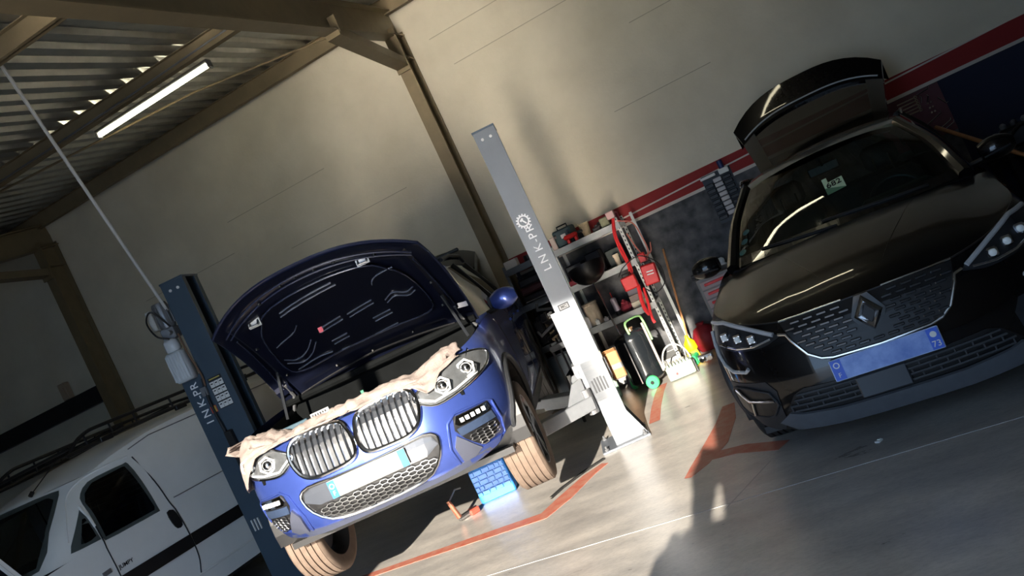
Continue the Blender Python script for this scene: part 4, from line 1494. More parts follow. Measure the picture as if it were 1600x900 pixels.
    for z_, c_ in ((1.13, rgb(62, 130, 150)), (1.185, rgb(110, 150, 170)), (1.235, rgb(70, 140, 156))):
        p_, n_ = WSF.front(-.635 + (z_ - 1.13) * .45, z_, -.006)
        m = MB(); m.lathe([(.0001, -.001), (.026, -.001), (.026, .001), (.0001, .001)], TR(*p_) @ n_.to_track_quat('Z', 'Y').to_matrix().to_4x4(), n=18)
        m.build('screen_sticker', mat('sticker_%d' % int(z_ * 1000), c_, .5), car, label='round blue sticker')
    # raised tailgate
    tg = bpy.data.objects.new('tailgate', None); COL.objects.link(tg); tg.parent = car
    def T(a_, b_, off=0):
        x = a_ * (.55 + .19 * b_)
        y = interp([(0, 3.42), (.64, 4.08), (.70, 4.15), (.76, 4.19), (1, 4.30)], b_) - .06 * a_ * a_
        z = interp([(0, 1.49), (.35, 1.75), (.64, 1.955), (.70, 2.0), (.76, 2.06), (1, 2.27)], b_) - (.05 + .19 * b_ ** 2) * abs(a_) ** 2.8
        return V(x, y + off * .55, z - off * .8)
    tf = lambda a_, b_, o_: (T(a_, b_, -o_), None)
    win = round_poly([(-.70, .10), (.70, .10), (.78, .2), (.80, .58), (.72, .66), (0, .70), (-.72, .66), (-.80, .58), (-.78, .2)], 3)
    # frame: four panels round the window
    def quad_band(name, a0, a1, b0, b1, mt):
        mm = MB()
        A = [a0 + (a1 - a0) * i / 16 for i in range(17)]
        B = [b0 + (b1 - b0) * i / 10 for i in range(11)]
        g1 = [[T(x_, y_) for x_ in A] for y_ in B]
        g2 = [[T(x_, y_, .045) for x_ in A] for y_ in B]
        mm.grid(g1); mm.grid(g2)
        mm.grid([g1[0], g2[0]]); mm.grid([g1[-1], g2[-1]]); mm.grid([[r_[0] for r_ in g1], [r_[0] for r_ in g2]]); mm.grid([[r_[-1] for r_ in g1], [r_[-1] for r_ in g2]])
        return mm.build(name, mt, tg, smooth=True)
    quad_band('hinge_rail', -1, 1, 0, .10, M_BLKPAINT)
    quad_band('side_frame', -1, -.80, .10, .70, M_BLKPAINT)
    quad_band('side_frame', .80, 1, .10, .70, M_BLKPAINT)
    quad_band('boot_panel', -1, 1, .70, 1.0, M_BLKPAINT)
    # lip that folds down at the end of the panel
    mm = MB(); g1 = [[T(x_, 1.0) + V(0, .02 + .02 * k, -.05 * k) for x_ in [-1 + i / 10 for i in range(21)]] for k in range(5)]
    mm.grid(g1); mm.build('spoiler_lip', M_BLKPAINT, tg, smooth=True)
    mm = MB(); mm.grid([[T(-.80 + 1.6 * i / 16, .10 + .60 * j / 8, .02) for i in range(17)] for j in range(9)]); mm.build('rear_glass', glass_mat('privacy_glass', (0.13, 0.13, 0.13)), tg, smooth=True)
    mm = MB(); mm.tube([T(-.95 + 1.9 * i / 24, .735, -.004) for i in range(25)], .008, n=6); mm.build('light_seam', mat('grey_light_bar', (0, 0, 0)), tg, smooth=True)
    for sg in (1, -1):
        mm = MB(); mm.tube([V(sg * .60, 3.75, 1.22), T(sg * .9, .42, .05)], .013, n=6); mm.build('gas_strut', M_DARK, tg)
    # wheels
    for sg in (1, -1):
        for yy in (.85, 3.57):
            make_wheel(car, TR(sg * .775, yy, .345) @ (RZ(180) if sg < 0 else Matrix()), .345, .225, 5, M_TYRE, M_ALLOY, M_DISC)
    return car

CROSS = build_crossover()

# ------------------------------------------------------------------ two-post lift (same axes as the SUV)
M_LIFT = mat('lift_grey_paint', rgb(104, 110, 119), .38, var=.06, scale=4)
M_LIFTD = mat('lift_shaded_grey_paint', rgb(60, 76, 90), .38, var=.08, scale=4)  # lift grey with shade put into the colour, for the unlit post
M_ARM = mat('lift_silver', rgb(138, 142, 148), .4, metal=.3, var=.1)
M_LETTER = mat('white_lettering', rgb(236, 238, 240), .5)

def letter(parent, ch, size, x, y, z, m=None):
    # letters read upwards: turned a quarter turn
    return text_mesh('letter', ch, size, m or M_LETTER, parent, TR(x, y, z) @ FACE_Y @ Matrix.Rotation(math.radians(90), 4, 'Z'), depth=.0015, bold=.0006)

def gear_logo(parent, x, y, z, r):
    g = MB()
    n = 14
    P = []
    for i in range(n):
        a0 = 2 * math.pi * i / n
        for da, rr in ((-.14, .80), (-.09, 1.0), (.09, 1.0), (.14, .80)):
            P.append((rr * r * math.cos(a0 + da), rr * r * math.sin(a0 + da)))
    m = len(P)
    inn = [(r * .60 * math.cos(math.atan2(b_, a_)), r * .60 * math.sin(math.atan2(b_, a_))) for a_, b_ in P]
    vs = [V(x + a_, y - .0015, z + b_) for a_, b_ in P] + [V(x + a_, y - .0015, z + b_) for a_, b_ in inn]
    g.add(vs, [(i, (i + 1) % m, m + (i + 1) % m, m + i) for i in range(m)])
    g.build('gear_logo', M_LETTER, parent)
    g = MB(); g.box(-r * .1, r * .1, y - .0015, y, -r * .5, r * .28, M=TR(x, 0, z) @ RY(-35)); g.box(-r * .26, r * .26, y - .0015, y, r * .16, r * .42, M=TR(x, 0, z) @ RY(-35)); g.build('spanner_logo', M_LETTER, parent)

def carriage_and_arms(parent, sg, xin, zc):
    c = bpy.data.objects.new('carriage', None); COL.objects.link(c); c.parent = parent
    m = MB(); m.box(min(sg * (xin - .07), sg * (xin + .16)), max(sg * (xin - .07), sg * (xin + .16)), 1.80, 2.02, zc - .10, zc + .26, bev=.006); m.build('carriage_body', M_ARM, c)
    m = MB()
    for k in range(4):
        m2 = MB(); xa, xb = sorted((sg * (xin - .065), sg * (xin - .035)))
        m2.box(xa, xb, 1.775, 1.80, zc - .08 + .085 * k, zc - .03 + .085 * k); m2.build('carriage_tooth', M_ARM, c)
    for dy, tipx, tipy in ((1.74, .62, 1.22), (2.06, .66, 2.75)):
        a = bpy.data.objects.new('swing_arm', None); COL.objects.link(a); a.parent = parent
        p0 = V(sg * (xin - .05), dy, zc - .06); p1 = V(sg * tipx, tipy, zc - .02)
        d = p1 - p0
        q = d.to_track_quat('X', 'Z').to_matrix().to_4x4()
        L = d.length
        m = MB(); m.box(0, L * .62, -.06, .06, -.055, .055, M=TR(*p0) @ q, bev=.006); m.build('outer_tube', M_ARM, a)
        m = MB(); m.box(L * .5, L, -.045, .045, -.038, .038, M=TR(*p0) @ q, bev=.006); m.build('inner_tube', M_ARM, a)
        m = MB(); m.prism([(0, -.06), (.30, -.06), (.10, .20), (0, .22)], -.006, .006, M=TR(*p0) @ q); m.build('gusset', M_ARM, a)
        m = MB(); m.lathe([(.05, 0), (.05, .10), (.06, .11), (.06, .15), (.001, .15)], TR(p1.x, p1.y, p1.z - .02), n=18); m.build('lifting_pad', M_RUBBER, a)
        m = MB(); m.lathe([(.045, -.09), (.045, .12)], TR(*p0), n=16); m.build('arm_pin', M_GREY, a)

def lift_post(sg):
    right = sg > 0
    root = thing('lift_post', 'silver-grey lift post with white lettering, right of the blue SUV' if right else
                 'shade-toned lift post with motor and white fluid tank, left of the blue SUV', 'lift post', BMW_M, 'posts of the two-post car lift')
    mt = M_LIFT if right else M_LIFTD
    X0, X1 = (1.345, 1.535) if right else (1.39, 1.60)
    Y0, Y1 = 1.80, 2.08
    Hh = 2.83
    a, b_ = sorted((sg * X0, sg * X1))
    m = MB()
    # C section: front, back and outer web, open towards the car
    m.box(a, b_, Y0, Y0 + .012, 0.02, Hh)
    m.box(a, b_, Y1 - .012, Y1, 0.02, Hh)
    xo0, xo1 = sorted((sg * (X1 - .012), sg * X1))
    m.box(xo0, xo1, Y0 + .012, Y1 - .012, 0.02, Hh)
    xi0, xi1 = sorted((sg * X0, sg * (X0 + .012)))
    m.box(xi0, xi1, Y0 + .012, Y0 + .06, 0.02, Hh); m.box(xi0, xi1, Y1 - .06, Y1 - .012, 0.02, Hh)
    m.build('column', mt, root)
    m = MB(); m.box(a - .004, b_ + .004, Y0 - .006, Y1 + .004, Hh - .004, Hh + .012); m.build('top_cap', M_LIFTD, root)
    for k in (-1, 1):
        m = MB(); m.lathe([(.001, 0), (.013, 0), (.013, .008), (.001, .010)], TR((a + b_) / 2 + .036 * k, Y0, Hh - .075) @ RX(90), n=10); m.build('bolt', M_WHITE, root)
    bx0, bx1 = sorted((sg * (X0 - .13), sg * (X1 + .10)))
    m = MB(); m.box(bx0, bx1, Y0 - .06, Y1 + .10, 0, .02, bev=.003); m.build('base_plate', mt, root)
    for yy in (Y0, Y1 - .012):
        m = MB(); m.prism([(sg * X1, .02), (sg * (X1 + .09), .02), (sg * X1, .26)], yy, yy + .012); m.build('gusset', mt, root)
    for k, (xx, yy) in enumerate(((X0 - .09, Y0 - .03), (X0 - .09, Y1 + .06), (X1 + .06, Y0 - .03), (X1 + .06, Y1 + .06))):
        m = MB(); m.lathe([(.001, .02), (.02, .02), (.02, .036), (.009, .036), (.009, .06), (.001, .06)], TR(sg * xx, yy, 0), n=8); m.build('anchor_bolt', M_GREY, root)
    carriage_and_arms(root, sg, X0, .50)
    # safety chain / hydraulic cylinder inside the channel
    m = MB(); m.tube([(sg * (X0 + .09), 1.94, .1), (sg * (X0 + .09), 1.94, 2.4)], .035, n=12); m.build('hydraulic_ram', M_DARK, root)
    m = MB(); xs_, xe_ = sorted((sg * (X0 - .045), sg * (X0 - .002))); m.box(xs_, xe_, 1.83, 1.86, .70, 1.22); m.build('guide_rail', M_ARM if right else M_LIFTD, root)
    y = Y0 - .001
    if right:
        for ch, z in (('L', 1.585), ('N', 1.665), ('K', 1.765), ('-', 1.825), ('P', 1.872), ('R', 1.938)):
            letter(root, ch, .095, 1.447, y, z)
        gear_logo(root, 1.425, y, 2.012, .062)
        s = MB(); s.box(1.385, 1.475, y - .002, y, 1.215, 1.265); so = s.build('rating_label', mat('label_black', rgb(18, 18, 20), .7, spec=.2), root)
        s = MB(); s.box(1.391, 1.469, y - .003, y - .001, 1.221, 1.259); s.build('label_field', mat('label_grey', rgb(92, 94, 98), .6), so)
        text_mesh('label_print', 'MC', .034, M_BLACK, so, TR(1.43, y - .004, 1.24) @ FACE_Y, bold=.0006)
        for k in range(5):
            s = MB(); s.box(1.372 + .026 * k, 1.386 + .026 * k, y - .003, y, .48, .60 - (.012 if k in (0, 4) else 0)); s.build('cover_slot', M_DARK, root)
    else:
        # side cover with the lettering
        m = MB(); m.box(-1.80, -1.60, Y0 + .01, Y0 + .16, .02, 2.02, bev=.006); m.build('side_cover', mt, root)
        for ch, z in (('I', 1.605), ('N', 1.685), ('K', 1.78), ('-', 1.835), ('P', 1.878), ('R', 1.94)):
            letter(root, ch, .095, -1.705, Y0 + .009, z)
        st = bpy.data.objects.new('instruction_sticker', None); COL.objects.link(st); st.parent = root
        m = MB(); m.box(-1.572, -1.445, y - .002, y, 1.665, 1.945); m.build('sticker_sheet', M_DARK, st)
        for r_ in range(4):
            for c_ in range(3):
                m = MB(); m.box(-1.568 + .041 * c_, -1.530 + .041 * c_, y - .003, y - .001, 1.672 + .062 * r_, 1.722 + .062 * r_); o = m.build('pictogram', M_WHITE, st)
                m = MB(); m.box(-1.560 + .041 * c_, -1.540 + .041 * c_, y - .004, y - .002, 1.70 + .062 * r_, 1.709 + .062 * r_, ); m.build('pictogram_print', M_BLACK, o)
        m = MB(); m.box(-1.56, -1.46, y - .003, y - .001, 1.926, 1.936); m.build('sticker_heading', mat('label_yellow', rgb(190, 170, 90), .5), st)
        m = MB(); m.box(-1.652, -1.598, y - .004, y + .012, 1.66, 1.72, bev=.003); o = m.build('warning_label', mat('label_red', rgb(206, 70, 40), .5), root, label='red and yellow warning label')
        m = MB(); m.box(-1.618, -1.602, y - .006, y - .003, 1.665, 1.715); m.build('label_edge', mat('label_yellow', (0, 0, 0)), o)
        # motor, pump block, tank
        p = bpy.data.objects.new('power_unit', None); COL.objects.link(p); p.parent = root
        m = MB(); m.lathe([(.001, 0), (.062, 0), (.068, .02), (.068, .20), (.06, .225), (.001, .225)], TR(-1.69, Y0 + .02, 2.48), n=22); mo = m.build('motor', M_GREY, p, smooth=True)
        for k in range(12):
            a_ = 2 * math.pi * k / 12
            m = MB(); m.box(-.004, .004, .064, .078, .03, .19, M=TR(-1.69, Y0 + .02, 2.48) @ Matrix.Rotation(a_, 4, 'Z')); m.build('cooling_fin', M_GREY, mo)
        m = MB(); m.box(-1.80, -1.745, Y0 - .06, Y0 + .06, 2.49, 2.67, bev=.008); m.build('switch_box', mat('pale_grey_plastic', rgb(178, 178, 174), .5), p)
        m = MB(); m.box(-1.75, -1.63, Y0 - .05, Y0 + .07, 2.38, 2.48, bev=.01); m.lathe([(.022, 0), (.022, .06), (.001, .06)], TR(-1.66, Y0 - .04, 2.43) @ RX(90), n=12); m.build('pump_block', M_ARM, p)
        m = MB()
        P = [(-.075, .085), (.075, .085)]
        m.box(-1.785, -1.625, Y0 - .10, Y0 + .03, 2.0, 2.27, bev=.02); m.box(-1.765, -1.645, Y0 - .085, Y0 + .015, 2.26, 2.385, bev=.025); m.build('fluid_tank', mat('white_tank', rgb(196, 202, 206), .35, var=.04), p, smooth=50)
        for k in range(6):
            m = MB(); m.box(-1.778 + .026 * k, -1.764 + .026 * k, Y0 - .106, Y0 - .098, 2.02, 2.25, bev=.003); m.build('tank_rib', mat('white_tank', (0, 0, 0)), p)
        m = MB(); m.tube(cr_spline([(-1.64, Y0 - .03, 2.46), (-1.70, Y0 - .12, 2.64), (-1.79, Y0 - .10, 2.58), (-1.75, Y0 - .12, 2.44), (-1.68, Y0 - .08, 2.38)], 6), .008, n=6); m.build('hose', M_BLACK, p, smooth=True)
        m = MB(); m.tube(cr_spline([(-1.62, Y0 - .02, 2.40), (-1.60, Y0 - .05, 2.2), (-1.585, Y0 - .03, 2.0), (-1.60, Y0 - .02, 1.9)], 6), .008, n=6); m.build('hydraulic_pipe', mat('copper_brown', rgb(120, 92, 72), .4, metal=.4), p, smooth=True)
        m = MB(); m.tube(cr_spline([(-1.60, Y0 - .02, 1.97), (-1.62, Y0 - .03, 1.75), (-1.60, Y0 - .03, 1.4), (-1.56, Y0 - .02, 1.15)], 6), .01, n=6); m.build('black_cable', M_BLACK, p, smooth=True)
        m = MB(); m.box(-1.655, -1.60, Y0 - .035, Y0 - .001, 1.82, 1.90, bev=.005); m.build('lock_release', M_GREY, p)
        m = MB(); m.box(-1.62, -1.55, Y0 - .05, Y0 - .001, 1.16, 1.48, bev=.008); m.build('release_cover', M_BLACK, p)
        for k in range(3):
            m = MB(); m.box(-1.755 + .03 * k, -1.745 + .03 * k, Y0 - .005, Y0 + .02, .60, .70); m.build('cover_slot', M_WHITE, root)
    return root

LP_R = lift_post(1)
LP_L = lift_post(-1)

# ------------------------------------------------------------------ white van
VAN_M = car_matrix(-5.30, 5.13, 28.0)
M_VAN = mat('van_white_paint', rgb(228, 228, 224), .35, coat=.3, var=.05, scale=3)

def build_van():
    car = thing('panel_van', 'white panel van with black roof rack behind the dark lift post', 'van', VAN_M)
    out = [(0, 0), (.3, .012), (.55, .05), (.72, .13), (.83, .26), (.885, .45), (.90, .8), (.905, 1.25), (.905, 2.3), (.905, 3.6), (.90, 4.3), (.86, 4.5), (.5, 4.55), (0, 4.56)]
    zb = [.30] * 14
    zt = [.86, .86, .865, .88, .91, .95, 1.02, 1.095, 1.10, 1.10, 1.10, 1.10, 1.10, 1.10]
    lev = [(0, .96, .05), (.2, .985, .01), (.45, 1.0, 0), (.7, 1.0, .02), (.9, .99, .06), (1, .98, .10)]
    rows = []
    for r, ws, fs in lev:
        rows.append([Vector((x * ws, y + fs * max(0, 1 - y / .7), zb[i] + (zt[i] - zb[i]) * r)) for i, (x, y) in enumerate(out)])
    net = resample_rows(rows, 5, 3)
    b = MB(); b.grid(net); b.grid(mirror_rows(net))
    # upper shell
    lo = [(0, .90, 1.085), (.45, .95, 1.085), (.74, 1.08, 1.09), (.872, 1.25, 1.095), (.887, 1.7, 1.10), (.887, 2.3, 1.10), (.887, 3.5, 1.10), (.87, 4.4, 1.10), (.5, 4.5, 1.10), (0, 4.52, 1.10)]
    hi = [(0, 1.47, 1.655), (.3, 1.52, 1.655), (.56, 1.65, 1.645), (.70, 1.83, 1.655), (.765, 2.1, 1.72), (.785, 2.6, 1.78), (.79, 3.6, 1.79), (.77, 4.35, 1.77), (.5, 4.42, 1.77), (0, 4.43, 1.77)]
    mid = []
    for A_, B_ in zip(lo, hi):
        mid.append(Vector(((A_[0] + B_[0]) / 2 + (.03 if A_[0] > .5 else 0), (A_[1] + B_[1]) / 2 - .01, (A_[2] + B_[2]) / 2)))
    ng = resample_rows([[Vector(a_) for a_ in lo], mid, [Vector(a_) for a_ in hi]], 10, 12)
    roof = []
    ridge = [(0, 1.47), (0, 1.50)]
    up = MB(); up.grid(ng); up.grid(mirror_rows(ng))
    b2 = MB(); b2.v = list(b.v); b2.f = list(b.f)
    S = Surf(b2); US = Surf(up)
    cut_arch(b, [(.86, .33, .36), (3.68, .33, .36)])
    b.build('lower_body', M_VAN, car, smooth=True)
    holes_side = [[(1.63, 1.44), (1.68, 1.51), (1.77, 1.565), (2.05, 1.578), (2.07, 1.40), (2.10, 1.13), (1.62, 1.13)], [(1.555, 1.37), (1.56, 1.16), (1.42, 1.16)]]
    hole_front = [(-.72, 1.16), (.72, 1.16), (.67, 1.35), (.57, 1.57), (.5, 1.605), (-.5, 1.605), (-.57, 1.57), (-.67, 1.35)]
    keep = []
    for f in up.f:
        c = sum((Vector(up.v[i]) for i in f), Vector()) / len(f)
        if abs(c.x) > .5 and any(inside(h_, c.y, c.z) for h_ in holes_side): continue
        if c.y < 1.75 and inside(hole_front, c.x, c.z) and not (abs(c.x) > .62 and c.y > 1.3): continue
        keep.append(f)
    def edges_of(F):
        E_ = {}
        for f in F:
            for i in range(len(f)):
                e = tuple(sorted((f[i], f[(i + 1) % len(f)]))); E_[e] = E_.get(e, 0) + 1
        return E_
    e_old, e_new = edges_of(up.f), edges_of(keep)
    rimv = {i for e, c in e_new.items() if c == 1 and e_old[e] == 2 for i in e}
    def snap(poly, a, b_):
        best = None
        for (x0, y0), (x1, y1) in zip(poly, poly[1:] + poly[:1]):
            d_ = Vector((x1 - x0, y1 - y0)); t_ = max(0, min(1, (Vector((a - x0, b_ - y0))).dot(d_) / d_.length_squared))
            q_ = Vector((x0, y0)) + d_ * t_
            r_ = (q_ - Vector((a, b_))).length
            if best is None or r_ < best[0]: best = (r_, q_)
        return best
    for i in rimv:
        v = Vector(up.v[i])
        cand = [('s', *snap(h_, v.y, v.z)) for h_ in holes_side] if abs(v.x) > .66 or v.y > 1.7 else []
        cand.append(('f', *snap(hole_front, v.x, v.z)))
        k_, r_, q_ = min(cand, key=lambda c: c[1])
        if r_ < .09:
            up.v[i] = tuple(US.side(q_.x, q_.y, 1 if v.x > 0 else -1)[0] if k_ == 's' else US.front(q_.x, q_.y, lo=-1)[0])
    up.f = keep; up.mi = [0] * len(keep)
    up.build('upper_body', M_VAN, car, smooth=True)
    m = MB(); m.prism([(-.84, .5), (.84, .5), (.84, 1.08), (.74, 1.60), (-.74, 1.60), (-.84, 1.08)], 2.42, 2.45); m.build('bulkhead', M_DARK, car)
    for k in range(9):
        m = MB(); m.box(-.6, .6, 2.412, 2.42, 1.18 + .05 * k, 1.186 + .05 * k); m.build('bulkhead_grille', M_GREY, car)
    m = MB(); m.box(-.80, .80, 1.15, 1.55, .8, 1.08, bev=.05); m.build('dashboard', M_INTERIOR, car, smooth=60)
    m = MB(); m.box(-.85, .85, 1.0, 2.5, .45, .5); m.build('cabin_floor', M_INTERIOR, car)
    for x_ in (-.42, .42): front_seat(car, x_, 2.02, .62, mat('van_seat', rgb(58, 62, 68), .8, var=.2), .5)
    m = MB(); M_ = TR(.42, 1.68, 1.10) @ RX(50); torus(m, M_, .19, .015); m.tube([M_ @ V(-.18, 0, 0), M_ @ V(.18, 0, 0)], .016, n=6); m.build('steering_wheel', M_BLACK, car, smooth=True)
    m = MB(); rr = []
    topr = ng[-1]
    for k in range(26):
        y = 1.42 + 3.02 * k / 25
        hw = interp([(1.42, .02), (1.47, .10), (1.52, .30), (1.65, .56), (1.83, .70), (2.1, .765), (2.6, .785), (3.6, .79), (4.35, .77), (4.44, .70)], y)
        ze = interp([(1.42, 1.65), (1.83, 1.65), (2.1, 1.72), (2.6, 1.78), (3.6, 1.79), (4.44, 1.77)], y)
        zc = interp([(1.42, 1.655), (1.7, 1.73), (2.1, 1.82), (2.5, 1.865), (3.0, 1.88), (4.0, 1.88), (4.44, 1.80)], y)
        rr.append([V(hw * a_, y, ze + (zc - ze) * (1 - abs(a_) ** 3.0)) for a_ in [-1 + i / 9 for i in range(19)]])
    m.grid(rr); m.build('roof', M_VAN, car, smooth=60)
    fu = US.front
    sd = lambda sg: (lambda a_, b_, o_: US.side(a_, b_, sg, o_))
    ls = lambda sg: (lambda a_, b_, o_: S.side(a_, b_, sg, o_))
    wsp = round_poly([(-.76, 1.13), (-.4, 1.125), (0, 1.12), (.4, 1.125), (.76, 1.13), (.70, 1.35), (.60, 1.58), (.52, 1.625), (.2, 1.635), (-.2, 1.635), (-.52, 1.625), (-.60, 1.58), (-.70, 1.35)], 2)
    m = MB(); patch(m, wsp, fu, .006, .0, .07); m.build('windscreen', M_TINT, car, smooth=True)
    for sg in (1, -1):
        q = lambda P: P if sg > 0 else P[::-1]
        d = bpy.data.objects.new('front_door', None); COL.objects.link(d); d.parent = car
        w = round_poly([(1.61, 1.44), (1.66, 1.52), (1.76, 1.582), (1.90, 1.595), (2.05, 1.595), (2.085, 1.58), (2.10, 1.40), (2.12, 1.11), (2.09, 1.095), (1.85, 1.10), (1.60, 1.105), (1.592, 1.25)], 2)
        m = MB(); patch(m, q(w), sd(sg), .006, .0, .06); m.build('door_window', M_TINT, d, smooth=True)
        qt = [(1.565, 1.41), (1.575, 1.13), (1.40, 1.135), (1.33, 1.14), (1.36, 1.19)]
        m = MB(); patch(m, q(qt), sd(sg), .006, .0, .06); m.build('quarter_window', M_TINT, d, smooth=True)
        m = MB(); m.tube([US.side(1.58 + .0 * k, 1.43 - .19 * k, sg, .008)[0] for k in (0, .5, 1)], .012, n=6); m.build('window_bar', M_VAN, d)
        m = MB(); m.tube([US.side(1.585, 1.24 - .14 * k, sg, .006)[0] for k in (0, .5, 1)] + [S.side(1.58, z_, sg, .003)[0] for z_ in (1.05, .9, .7, .5)], .005, n=5); m.build('door_gap', M_DARK, d)
        gp = [US.side(2.15, 1.62, sg, .002)[0], US.side(2.20, 1.35, sg, .002)[0], US.side(2.235, 1.13, sg, .002)[0], S.side(2.255, 1.02, sg, .002)[0], S.side(2.265, .8, sg, .002)[0], S.side(2.26, .6, sg, .002)[0], S.side(2.22, .46, sg, .002)[0]]
        m = MB(); m.tube(cr_spline(gp, 4), .006, n=5); m.build('door_gap', M_DARK, d)
        # pressed frame round the window
        fpts = [(1.36, 1.22), (1.47, 1.40), (1.60, 1.55), (1.75, 1.625), (1.95, 1.645), (2.12, 1.64)]
        m = MB(); m.tube(cr_spline([US.side(a_, b_, sg, .0)[0] for a_, b_ in fpts], 4), .010, n=6); m.build('frame_crease', M_VAN, d, smooth=True)
        m = MB(); hs = round_poly([(2.165, 1.06), (2.225, 1.055), (2.245, .97), (2.24, .90), (2.19, .895), (2.165, .96)], 2); patch(m, q(hs), ls(sg), .012, .02, .03); m.build('door_handle', M_BLACK, d)
        m = MB(); P = [(.62, .69), (2.255, .69), (2.255, .80), (.62, .80)]; patch(m, q(P), ls(sg), .016, .018, .12); m.build('rubbing_strip', M_BLACK, d)
        m = MB(); P = [(2.275, .69), (3.28, .69), (3.28, .80), (2.275, .80)]; patch(m, q(P), ls(sg), .016, .018, .12); m.build('rubbing_strip', M_BLACK, car)
        m = MB(); m.tube([S.side(2.29 + k * .2, 1.075 + .0 * k, sg, .001)[0] + V(0, 0, .07 if k < 99 else 0) for k in range(10)], .004, n=5); m.build('panel_seam', M_GREY, car)
        m = MB(); m.tube([US.side(2.15 + k * .24, 1.735, sg, .002)[0] for k in range(9)], .005, n=5); m.build('gutter_seam', M_GREY, car)
        m = MB(); m.tube([S.side(1.25 + k * .2, .45, sg, .002)[0] for k in range(10)], .012, n=6); m.build('sill_crease', M_VAN, car, smooth=True)
        m = MB(); P = [(1.46, .86), (1.53, .865), (1.53, .90), (1.46, .895)]; patch(m, q(P), ls(sg), .012, .014, .03); m.build('side_repeater', M_GREY, car)
        m = MB(); m.box(-.03, .03, -.008, .008, -.035, .035, bev=.004); o = m.build('fuel_latch', M_BLACK, car); o.matrix_local = TR(*S.side(2.92, .62, sg, .004)[0]) @ RZ(90)
    t = text_mesh('model_script', 'JUMPY', .045, M_BLACK, car, TR(*S.side(1.66, .865, 1, .003)[0]) @ Matrix(((0, 0, 1, 0), (1, 0, 0, 0), (0, 1, 0, 0), (0, 0, 0, 1))), bold=.0005)
    m = MB(); m.tube([S.side(2.43 + .16 * k, .86 + .0 * k, 1, .002)[0] for k in (0, .5, 1)], .001, n=4)
    # raised bonnet and dark engine bay
    bn = bpy.data.objects.new('bonnet', None); COL.objects.link(bn); bn.parent = car
    def bp_(a_, b_, off): return V(a_ * (.76 - .06 * b_), .93 + .10 * a_ * a_ - .20 * b_ + off, 1.07 + .62 * b_ - .10 * b_ * a_ * a_)
    g1 = [[bp_(-1 + i / 10, j / 8, 0) for i in range(21)] for j in range(9)]
    g2 = [[bp_(-1 + i / 10, j / 8, .03) for i in range(21)] for j in range(9)]
    m = MB(); m.grid(g2); m.grid([g1[-1], g2[-1]]); m.grid([[r_[0] for r_ in g1], [r_[0] for r_ in g2]]); m.grid([[r_[-1] for r_ in g1], [r_[-1] for r_ in g2]]); m.build('bonnet_skin', M_VAN, bn, smooth=True)
    m = MB(); m.grid(g1); m.build('bonnet_underside', M_DARK, bn, smooth=True)
    m = MB(); m.tube([bp_(.98, j / 8, -.004) for j in range(9)], .014, n=6); m.build('bonnet_edge', M_VAN, bn, smooth=True)
    m = MB(); m.box(-.80, .80, .25, .95, .55, .72); m.build('engine_bay', M_BLACK, car)
    m = MB(); m.box(-.3, .3, .35, .8, .70, .86, bev=.03); m.box(.42, .66, .45, .75, .70, .84, bev=.02); m.build('engine', M_DARK, car)
    # roof aerial, rack
    m = MB(); m.tube([(.33, 1.53, 1.675), (.33, 1.56, 1.70)], .018, n=8); m.tube([(.33, 1.55, 1.69), (.44, 1.78, 1.86)], .005, n=6); m.build('roof_aerial', M_BLACK, car)
    rk = bpy.data.objects.new('roof_rack', None); COL.objects.link(rk); rk.parent = car
    for sg in (1, -1):
        m = MB(); m.tube(cr_spline([(sg * .64, 1.75, 1.84), (sg * .64, 1.95, 1.965), (sg * .64, 2.3, 1.985), (sg * .64, 3.9, 1.985), (sg * .64, 4.15, 1.93)], 5), .016, n=8); m.build('upper_rail', M_BLACK, rk, smooth=True)
        m = MB(); m.tube([(sg * .66, 1.75, 1.84), (sg * .66, 2.3, 1.875), (sg * .66, 4.15, 1.885)], .018, n=8); m.build('lower_rail', M_BLACK, rk, smooth=True)
        for yy in (1.95, 2.2, 2.45, 2.85, 3.3, 3.75, 4.1):
            m = MB(); m.tube([(sg * .65, yy, 1.87), (sg * .64, yy, 1.975)], .010, n=6); m.build('rack_post', M_BLACK, rk)
        for yy in (2.1, 2.9, 3.7):
            m = MB(); m.box(sg * .68 - .02, sg * .68 + .02, yy - .06, yy + .06, 1.84, 1.885, bev=.005); m.build('rack_foot', M_BLACK, rk)
    for yy in (1.80, 2.3, 2.8, 3.3, 3.8, 4.1):
        m = MB(); m.tube([(-.65, yy, 1.90), (.65, yy, 1.90)], .014, n=8); m.build('rack_crossbar', M_BLACK, rk, smooth=True)
    for sg in (1, -1):
        for yy in (.86, 3.68):
            make_wheel(car, TR(sg * .79, yy, .315) @ (RZ(180) if sg < 0 else Matrix()), .315, .20, 6, M_TYRE, M_GREY, M_DISC, twin=False, grooves=3)
        for ay in (.86, 3.68):
            m = MB(); arch_liner(m, .55, .88, ay, .33, .36, sg); m.build('arch_liner', M_BLACK, car)
        m = MB(); patch(m, (lambda P: P if sg > 0 else mirx(P))([(.50, .60), (.78, .60), (.84, .66), (.84, .80), (.55, .80)]), S.front, .006, .0, .05); m.build('headlamp', M_CHROME_DULL, car, smooth=True)
    m = MB(); patch(m, [(-.80, .32), (.80, .32), (.84, .45), (.80, .54), (-.80, .54), (-.84, .45)], S.front, .012, .02, .06); m.build('bumper', M_CLAD, car, smooth=True)
    m = MB(); m.box(-.84, .84, .35, 4.3, .27, .31); m.build('undertray', M_BLACK, car)
    return car
VAN = build_van()

